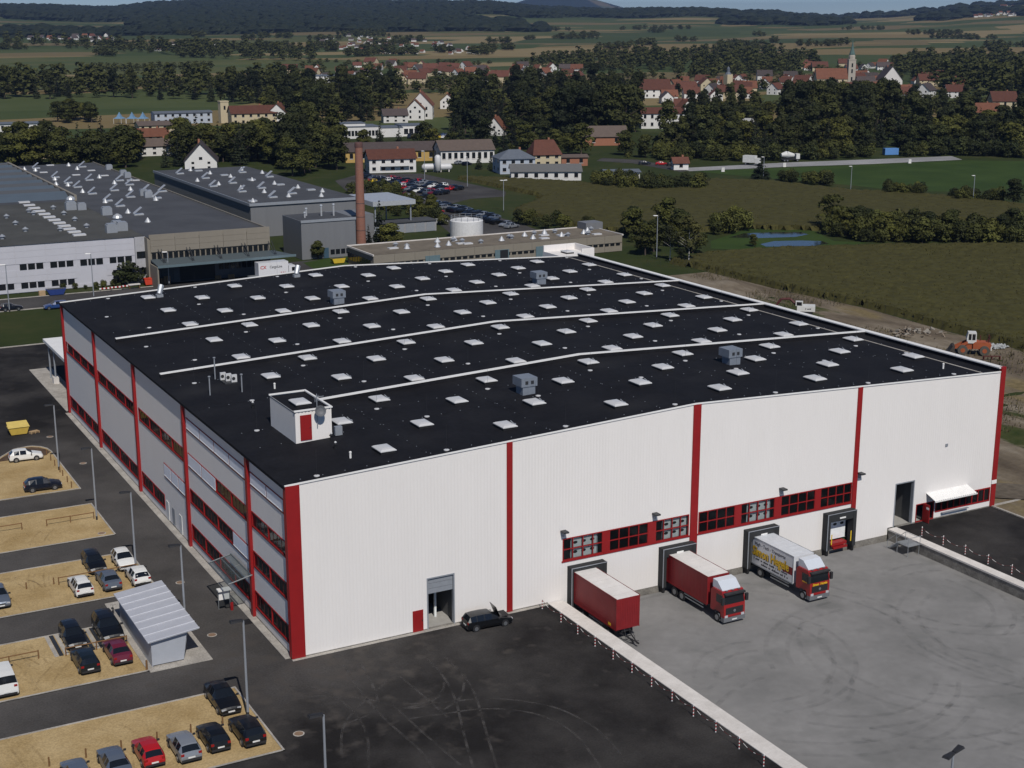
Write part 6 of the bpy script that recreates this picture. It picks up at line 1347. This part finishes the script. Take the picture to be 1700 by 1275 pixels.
def leaf_cloud(kind, seed, nq, size):
    g = np.random.default_rng(seed); C = []
    if kind in ('broad','bush','birch'):
        hh, rr, z0 = dict(broad=(14,5.2,.7), bush=(4,2.6,.0), birch=(13,3.6,2.5))[kind]
        for i in range(22 if kind != 'birch' else 16):
            t = g.random(); a = g.random()*6.28; z = z0+(hh-z0)*(.12+.8*t); rad = rr*math.sin(math.pi*min(.97,.18+.78*t))**.7*g.random()**.5*.72
            C.append((rad*math.cos(a), rad*math.sin(a), z, rr*(.30+.2*g.random()), rr*(.26+.16*g.random())))
    elif kind == 'tall':
        hh, rr, z0 = 22, 5.0, 3
        for i in range(30):
            t = g.random(); a = g.random()*6.28; z = z0+(hh-z0)*(.06+.88*t); rad = rr*(math.sin(math.pi*min(.95,.25+.65*t))**.6)*g.random()**.5*.6
            C.append((rad*math.cos(a), rad*math.sin(a), z, rr*(.26+.18*g.random()), rr*(.34+.2*g.random())))
    else:
        hh = 15
        for k in range(16):
            t = k/15
            for i in range(max(1, int(7*(1-t)))):
                a = g.random()*6.28; rad = 3.3*(1-t)*.62; C.append((rad*math.cos(a), rad*math.sin(a), 1.0+13.6*t, .5+.95*(1-t), .55))
    C = np.array(C); w = C[:,3]**2; idx = g.choice(len(C), nq, p=w/w.sum()); c = C[idx]
    dv = g.normal(size=(nq,3)); dv /= np.linalg.norm(dv,axis=1)[:,None]; dv[:,2] = np.where(g.random(nq) < .75, np.abs(dv[:,2]), dv[:,2])
    P = c[:,:3]+dv*np.stack([c[:,3],c[:,3],c[:,4]],1)*(.72+.36*g.random((nq,1)))
    nn = dv+g.normal(size=(nq,3))*.4; nn /= np.linalg.norm(nn,axis=1)[:,None]
    up_ = g.normal(size=(nq,3)); a = np.cross(nn,up_); a /= np.linalg.norm(a,axis=1)[:,None]; b = np.cross(nn,a)
    s = size*(.6+.8*g.random((nq,1))); a *= s/2; b *= s/2*.8
    V = np.stack([P-a-b,P+a-b*.6,P+a*.8+b,P-a*.7+b*.9],1).reshape(-1,3); V[:,2] = np.maximum(V[:,2], .05)
    return V
def quads_mesh(name, V, m):
    me = bpy.data.meshes.new(name); nq = len(V)//4
    me.vertices.add(len(V)); me.vertices.foreach_set('co', V.astype(np.float32).ravel()); me.loops.add(nq*4); me.loops.foreach_set('vertex_index', np.arange(nq*4, dtype=np.int32))
    me.polygons.add(nq); me.polygons.foreach_set('loop_start', np.arange(0,nq*4,4,dtype=np.int32)); me.polygons.foreach_set('loop_total', np.full(nq,4,np.int32))
    for q in (m if isinstance(m, list) else [m]): me.materials.append(q)
    me.update(); me.validate(); return me
def trunk(kind, seed):
    g = random.Random(seed); hh = dict(broad=9, tall=15, spruce=13, birch=10, bush=1.5)[kind]; r0 = dict(broad=.32,tall=.4,spruce=.22,birch=.16,bush=.08)[kind]
    m = MB().cyl((0,0,-.2),(.15,.1,hh*.5),r0,r0*.7,7).cyl((.15,.1,hh*.5),(0,.2,hh),r0*.7,r0*.2,6)
    for i in range(5): a = g.uniform(0,6.28); z = hh*g.uniform(.3,.8); L_ = hh*.3; m.cyl((.1,.1,z),(L_*math.cos(a),L_*math.sin(a),z+L_*.7),r0*.4,r0*.1,5)
    return m.mesh('trunk', M_BIRCH if kind == 'birch' else M_BARK)
NQ = dict(broad=2500, tall=2900, spruce=1900, birch=900, bush=1000); SZ = dict(broad=.66, tall=.76, spruce=.5, birch=.5, bush=.36)
TP = {}
for kind in NQ:
    for v in range(4 if kind in ('broad','tall') else 2): TP[(kind,v)] = (quads_mesh('crown', leaf_cloud(kind, 10+v*7+len(kind), NQ[kind], SZ[kind]), LEAF[kind]), trunk(kind, v))
NAMES = dict(broad='broadleaf_tree', tall='tall_tree', spruce='spruce_tree', birch='birch_tree', bush='bush'); CATS = dict(broad='tree', tall='tree', spruce='tree', birch='tree', bush='bush')
rt_ = random.Random(33); ALL = []
def area(P, count, kinds, smin, smax, mind, label, group, fn=V2):
    for q in samples(P, count, rt_, mind, fn, True): ALL.append((q, rt_.choice(kinds), rt_.uniform(smin,smax), label, group))
def put_tree(kind, x, y, s, label, group=None, z=0, sz=None):
    c, tk_ = TP[(kind, rt_.randrange(4 if kind in ('broad','tall') else 2))]
    t = thing(NAMES[kind], label, CATS[kind], (x,y,z-.05), rt_.uniform(0,6.28), group); ww = s*(1.32 if kind == 'broad' else 1.2 if kind == 'tall' else 1.0); t.scale = (ww,ww,(sz or s)); link('trunk' if kind != 'bush' else 'stem', tk_, t); link('crown' if kind != 'bush' else 'foliage', c, t)
def one(kind, px, py, hgt, label, group=None, wide=1.0):
    base = dict(broad=14,tall=22,spruce=15,birch=13,bush=4)[kind]; x, y = V2(px, py); put_tree(kind, x, y, hgt/base*wide, label, group, 0, hgt/base)
one('spruce',1263,299,8.5,'dark conifer standing alone at the near edge of the sports field',None,2.0); one('broad',1682,339,7.5,'dark round tree at the right picture edge by the field')
one('birch',1143,440,11,'slender birch with white trunk at the field fence right of the tan workshop'); one('birch',1112,432,8,'smaller birch left of the white trunked one at the fence')
for q, hh, lab in (((1383,382),9.5,'tallest tree at the left end of the shrub belt by the ponds'),((1425,383),6.5,'second tree in the shrub belt right of the tallest one'),((1250,409),3.0,'round bush between the two ponds'),((528,430),4.2,'small round tree on the lawn before the grey annex'),((745,268),5,'round tree in front of the pale hall with brown roof')): one('broad',*q,hh,lab)
one('spruce',631,408,11,'dark spruce right of the brick chimney'); one('spruce',612,414,6,'small spruce at the foot of the chimney'); one('spruce',795,281,6.5,'left of two dark spruces beside the hipped roof house'); one('spruce',815,281,6,'right of two dark spruces beside the hipped roof house'); one('broad',650,412,6,'yellowish green tree beside the spruce at the chimney',None,1.3)
one('spruce',296,276,11,'dark spruce left of the white gabled house',None); one('spruce',275,278,9,'shorter dark spruce left of the white gabled house')
one('bush',215,472,4.2,'tall shrub with bronze leaves before the factory door',None,1.5)
area([(1040,388),(1150,375),(1160,430),(1060,425)], 22, ['broad','bush','bush'], .45,.62,2.5, 'dark shrub in the thicket right of the tan workshop', 'thicket right of the workshop')
area([(1150,376),(1230,372),(1250,384),(1180,392)], 9, ['bush'], .8,1.2,2.5, 'low shrub on the bank behind the ponds', 'shrubs at the ponds')
area([(1370,388),(1450,384),(1560,392),(1700,394),(1700,406),(1560,404),(1420,402)], 42, ['bush'], .8,1.5,3, 'shrub in the long belt right of the ponds', 'shrub belt right of the ponds')
area([(1370,386),(1450,382),(1560,388),(1700,390),(1700,398),(1560,398),(1420,394)], 18, ['broad'], .32,.5,5, 'taller small tree in the shrub belt right of the ponds', 'small trees in the shrub belt')
area([(990,305),(1060,308),(1165,312),(1160,318),(1040,318),(985,312)], 26, ['bush'], .8,1.3,2.5, 'bush in the dark hedge at the edge of the maize', 'hedge at the maize')
area([(1290,297),(1370,303),(1380,309),(1300,303)], 12, ['bush'], .7,1.1,2.5, 'bush in the strip below the sports field', 'bushes below the sports field')
area([(1465,318),(1530,320),(1530,326),(1470,324)], 10, ['bush'], .7,1.0,2.5, 'bush in the middle strip below the sports field', 'bushes in the middle of the field strip')
area([(1575,328),(1660,332),(1660,338),(1580,335)], 10, ['bush'], .7,1.0,2.5, 'bush left of the round tree at the right edge', 'bushes by the round tree')
area([(580,320),(610,309),(660,322),(725,350),(740,374),(700,376),(640,352),(590,336)], 40, ['bush'], .6,.95,3.0, 'yellowish shrub in the belt beside the car park', 'shrub belt at the car park')
area([(690,350),(720,352),(725,362),(690,360)], 3, ['broad'], .34,.4,4, 'round tree among the parked cars', 'trees in the car park')
area([(850,372),(930,368),(990,380),(940,384)], 9, ['bush'], .6,1.0,3, 'shrub between car park and maize', 'shrubs behind the tan workshop')
area([(0,478),(200,474),(200,478),(0,484)], 24, ['bush'], .2,.35,1.5, 'low shrub in the bed along the white factory facade', 'shrubs along the factory')
area([(0,262),(180,256),(480,252),(480,272),(300,278),(0,284)], 64, ['broad','broad','broad','spruce'], .75,1.1,6, 'dark tree in the belt right behind the factory roofs', 'trees behind the factory')
area([(430,250),(560,235),(570,280),(480,296)], 26, ['broad','tall'], .6,.95,6, 'tree in the dark group left of the chimney top', 'trees left of the chimney')
area([(500,235),(900,238),(980,250),(980,258),(760,256),(500,248)], 44, ['broad','spruce','bush'], .55,.9,6, 'dark tree in the belt behind the yellow building', 'trees behind the yellow building')
area([(975,252),(1100,248),(1100,262),(1010,262)], 14, ['broad','bush'], .5,.8,5, 'tree along the country road', 'trees at the country road')
area([(930,222),(1070,218),(1070,232),(930,234)], 22, ['tall'], .95,1.1,6, 'tall dark tree of the high group amid the woods', 'tall trees in the middle')
area([(1285,205),(1480,200),(1480,216),(1290,218)], 30, ['tall'], .9,1.05,6.5, 'tall dark tree of the group below the church', 'tall trees below the church')
area([(1080,228),(1290,220),(1480,222),(1700,218),(1700,262),(1600,254),(1280,265),(1100,262)], 150, ['broad','broad','tall','spruce'], .65,1.0,6, 'dark tree in the wide belt behind the gravel area', 'wide belt behind the gravel area')
area([(1090,258),(1280,262),(1480,256),(1700,255),(1700,264),(1600,258),(1280,268),(1090,266)], 70, ['bush'], 1.0,1.7,4, 'bush along the front edge of the wide belt', 'bushes before the wide belt')
for k in range(17): 
    x, y = V2(155+12.2*k, 121-.35*k+rt_.uniform(-.4,.4)); ALL.append(((x,y), 'broad', rt_.uniform(.62,.8), 'round tree in the road avenue before the fields on the left', 'avenue trees'))
area([(95,196),(155,196),(160,206),(90,206)], 12, ['broad'], .65,.85,5, 'round tree in the single clump in the left fields', 'clump in the left fields')
area([(755,165),(1060,165),(1060,222),(930,224),(760,236)], 150, ['broad','tall','spruce'], .75,1.1,7, 'dark tree in the woods in the middle', 'woods in the middle')
area([(500,150),(670,150),(670,206),(500,206)], 90, ['broad','tall','spruce'], .7,1.0,7, 'dark tree in the woods left of the big orange roof', 'woods left of the big house')
area([(0,148),(300,142),(520,140),(520,178),(330,170),(180,162),(0,166)], 200, ['broad','tall','spruce'], .7,1.0,7, 'dark tree in the long belt before the avenue', 'long belt on the left')
area([(430,175),(520,170),(520,232),(480,225),(440,200)], 45, ['broad','tall'], .65,.95,7, 'dark tree beside the brown roofed inn', 'trees beside the inn')
area([(1140,180),(1330,172),(1700,168),(1700,215),(1480,205),(1285,205),(1140,218)], 150, ['broad','tall','broad'], .5,.72,8, 'dark tree between town and tall woods', 'trees below the town')
area([(740,145),(1130,143),(1130,165),(755,165),(670,150)], 110, ['broad','tall'], .42,.62,8, 'tree between the town houses and the woods', 'trees at the town houses')
area([(1500,130),(1700,125),(1700,168),(1600,165)], 80, ['broad','tall'], .8,1.1,8, 'tree right of the town', 'trees right of the town')
area([(500,104),(960,110),(1130,118),(1130,138),(960,138),(640,140),(500,140)], 120, ['broad'], .42,.66,8, 'tree among the row houses', 'trees among the houses')
area([(1130,120),(1500,112),(1560,130),(1330,150),(1140,165)], 70, ['broad'], .42,.66,9, 'tree in the town', 'trees in the town')
area([(850,112),(1000,96),(1150,92),(1130,118),(960,118)], 170, ['broad','tall'], .55,.95,11, 'w', 'w', GT3)
area([(1150,95),(1330,92),(1360,112),(1300,126),(1150,130)], 170, ['broad','tall'], .6,1.0,11, 'w', 'w', GT3)
area([(1480,100),(1700,95),(1700,126),(1480,128)], 130, ['broad','tall'], .6,1.0,11, 'w', 'w', GT3)
area([(0,72),(180,78),(420,88),(520,94),(520,104),(380,100),(180,86),(0,76)], 150, ['broad','tall'], .8,1.1,12, 'w', 'w', GT3)
for k in range(60):                         # hedges and copses between the far fields
    a, b2 = rt_.uniform(0,1700), rt_.uniform(48,96); n_ = rt_.randint(5,22)
    for i in range(n_): 
        q = GT3(a+rt_.uniform(-1,1)*n_*1.8, b2+rt_.uniform(-.6,.6)); ALL.append((q, 'broad', rt_.uniform(.6,1.0), 'w', 'w'))
bygrp = {}
for i, e in enumerate(ALL): bygrp.setdefault(e[4], []).append(i)
for gname, idx in bygrp.items():            # small groups: name each tree by its place in the row
    if gname != 'w' and len(idx) <= 20:
        for k, i in enumerate(sorted(idx, key=lambda i: polar(*ALL[i][0][:2])[1])): q, kind, s, lab, grp = ALL[i]; ALL[i] = (q, kind, s, f'{lab}, {ORD[k]} from the left', grp)
    elif gname != 'w':
        for i, pw in zip(idx, place_words([ALL[i][0] for i in idx])): q, kind, s, lab, grp = ALL[i]; ALL[i] = (q, kind, s, f'{lab}, {pw}', grp)
ALL.sort(key=lambda e: (e[0][0]-CAM.x)**2+(e[0][1]-CAM.y)**2)
lod = {k: leaf_cloud(k, 99, 170 if k != 'bush' else 90, SZ[k]*2.5) for k in NQ}; bulk = []; cnt = {}
for q, kind, s, lab, grp in ALL:
    cnt[kind] = cnt.get(kind, 0)+1; z = q[2] if len(q) > 2 else 0
    if cnt[kind] <= 280 and lab != 'w' and math.hypot(q[0]-CAM.x, q[1]-CAM.y) < 1150: put_tree(kind, q[0], q[1], s, lab, grp, z)
    else:
        a = rt_.uniform(0,6.28); V = lod[kind]*np.array([s*1.5,s*1.5,s*.92]); ca, sa = math.cos(a), math.sin(a); bulk.append(np.stack([V[:,0]*ca-V[:,1]*sa+q[0], V[:,0]*sa+V[:,1]*ca+q[1], V[:,2]+z], 1))
o = link('woodland', quads_mesh('woodland', np.concatenate(bulk), LEAF['tall'])); o['kind'] = 'stuff'
# forest on the hills: thousands of crowns as one mass
rf_ = np.random.default_rng(4); vs = []; fs = []; d = 2300.0
blob = []
for v in range(5):
    ring = []
    for k, (rr, zz) in enumerate(((.55,.0),(.62,.45),(.38,.85))): ring += [(rr*math.cos(2*math.pi*i/6+k*.5)*rf_.uniform(.8,1.2), rr*math.sin(2*math.pi*i/6+k*.5)*rf_.uniform(.8,1.2), zz*rf_.uniform(.9,1.1)) for i in range(6)]
    blob.append(np.array(ring+[(0,0,1.05)]))
bf = [(6*k+i,6*k+(i+1)%6,6*k+6+(i+1)%6,6*k+6+i) for k in range(2) for i in range(6)]+[(12+i,12+(i+1)%6,18) for i in range(6)]
Vb = []; Fb = []; base = 0
while d < 6900:
    st = 15+d*.0042; u = -60.0
    while u < 1760:
        az = YAW+math.atan((u-850)/FPX)+rf_.uniform(-.4,.4)*st/d; dd = d+rf_.uniform(-.5,.5)*st*1.3; x, y = CAM.x+dd*math.sin(az), CAM.y+dd*math.cos(az)
        if forest(x, y):
            hh = st*.62*rf_.uniform(.75,1.25); ww = st*1.25; B_ = blob[rf_.integers(5)]; Vb.append(B_*np.array([ww,ww,hh])+np.array([x,y,T(x,y)-1])); Fb.append(base); base += 19
        u += st*FPX/d
    d += st*1.35
fm_ = MB(); fm_.v = np.concatenate(Vb); fl_ = [tuple(b+i for i in f_) for b in Fb for f_ in bf]
me = bpy.data.meshes.new('hill_forest'); me.from_pydata(fm_.v.tolist(), [], fl_); me.materials.append(LEAF['spruce']); me.update()
o = link('hill_forest', me); o['kind'] = 'stuff'
# ------------------------------------------------------------------ rough grass on the building ground
g = np.random.default_rng(8); Q = []
for k in range(26000):
    x, y = g.uniform(86,190), g.uniform(20,140)
    if x > right_limit(y)-.5 or mnoise.noise((x*.05,y*.05,9)) < .05: continue
    hh = g.uniform(.2,.65); a = g.uniform(0,3.14); w = g.uniform(.04,.12); c_, s_ = math.cos(a)*w, math.sin(a)*w; z = .1; Q.append([(x-c_,y-s_,z),(x+c_,y+s_,z),(x+c_*.5+.1,y+s_*.5,z+hh),(x-c_*.6,y-s_*.6,z+hh*.9)])
o = link('dry_grass', quads_mesh('dry_grass', np.array(Q).reshape(-1,3), mat('dry_grass',(.095,.078,.038),.9,0,.4,.1,world_pos=True))); o['kind'] = 'stuff'
# ------------------------------------------------------------------ air
hz = MB().box(-2700,-900,-4,14200,17500,262); hm = bpy.data.materials.new('haze_air'); hm.use_nodes = True; hn = hm.node_tree.nodes; hn.clear()
pv = hn.new('ShaderNodeVolumePrincipled'); pv.inputs['Color'].default_value = (.24,.34,.56,1); pv.inputs['Density'].default_value = 6.0e-5; pv.inputs['Anisotropy'].default_value = .1
ho = hn.new('ShaderNodeOutputMaterial'); hm.node_tree.links.new(pv.outputs[0], ho.inputs['Volume'])
haze = hz.obj('haze', hm); haze['kind'] = 'stuff'
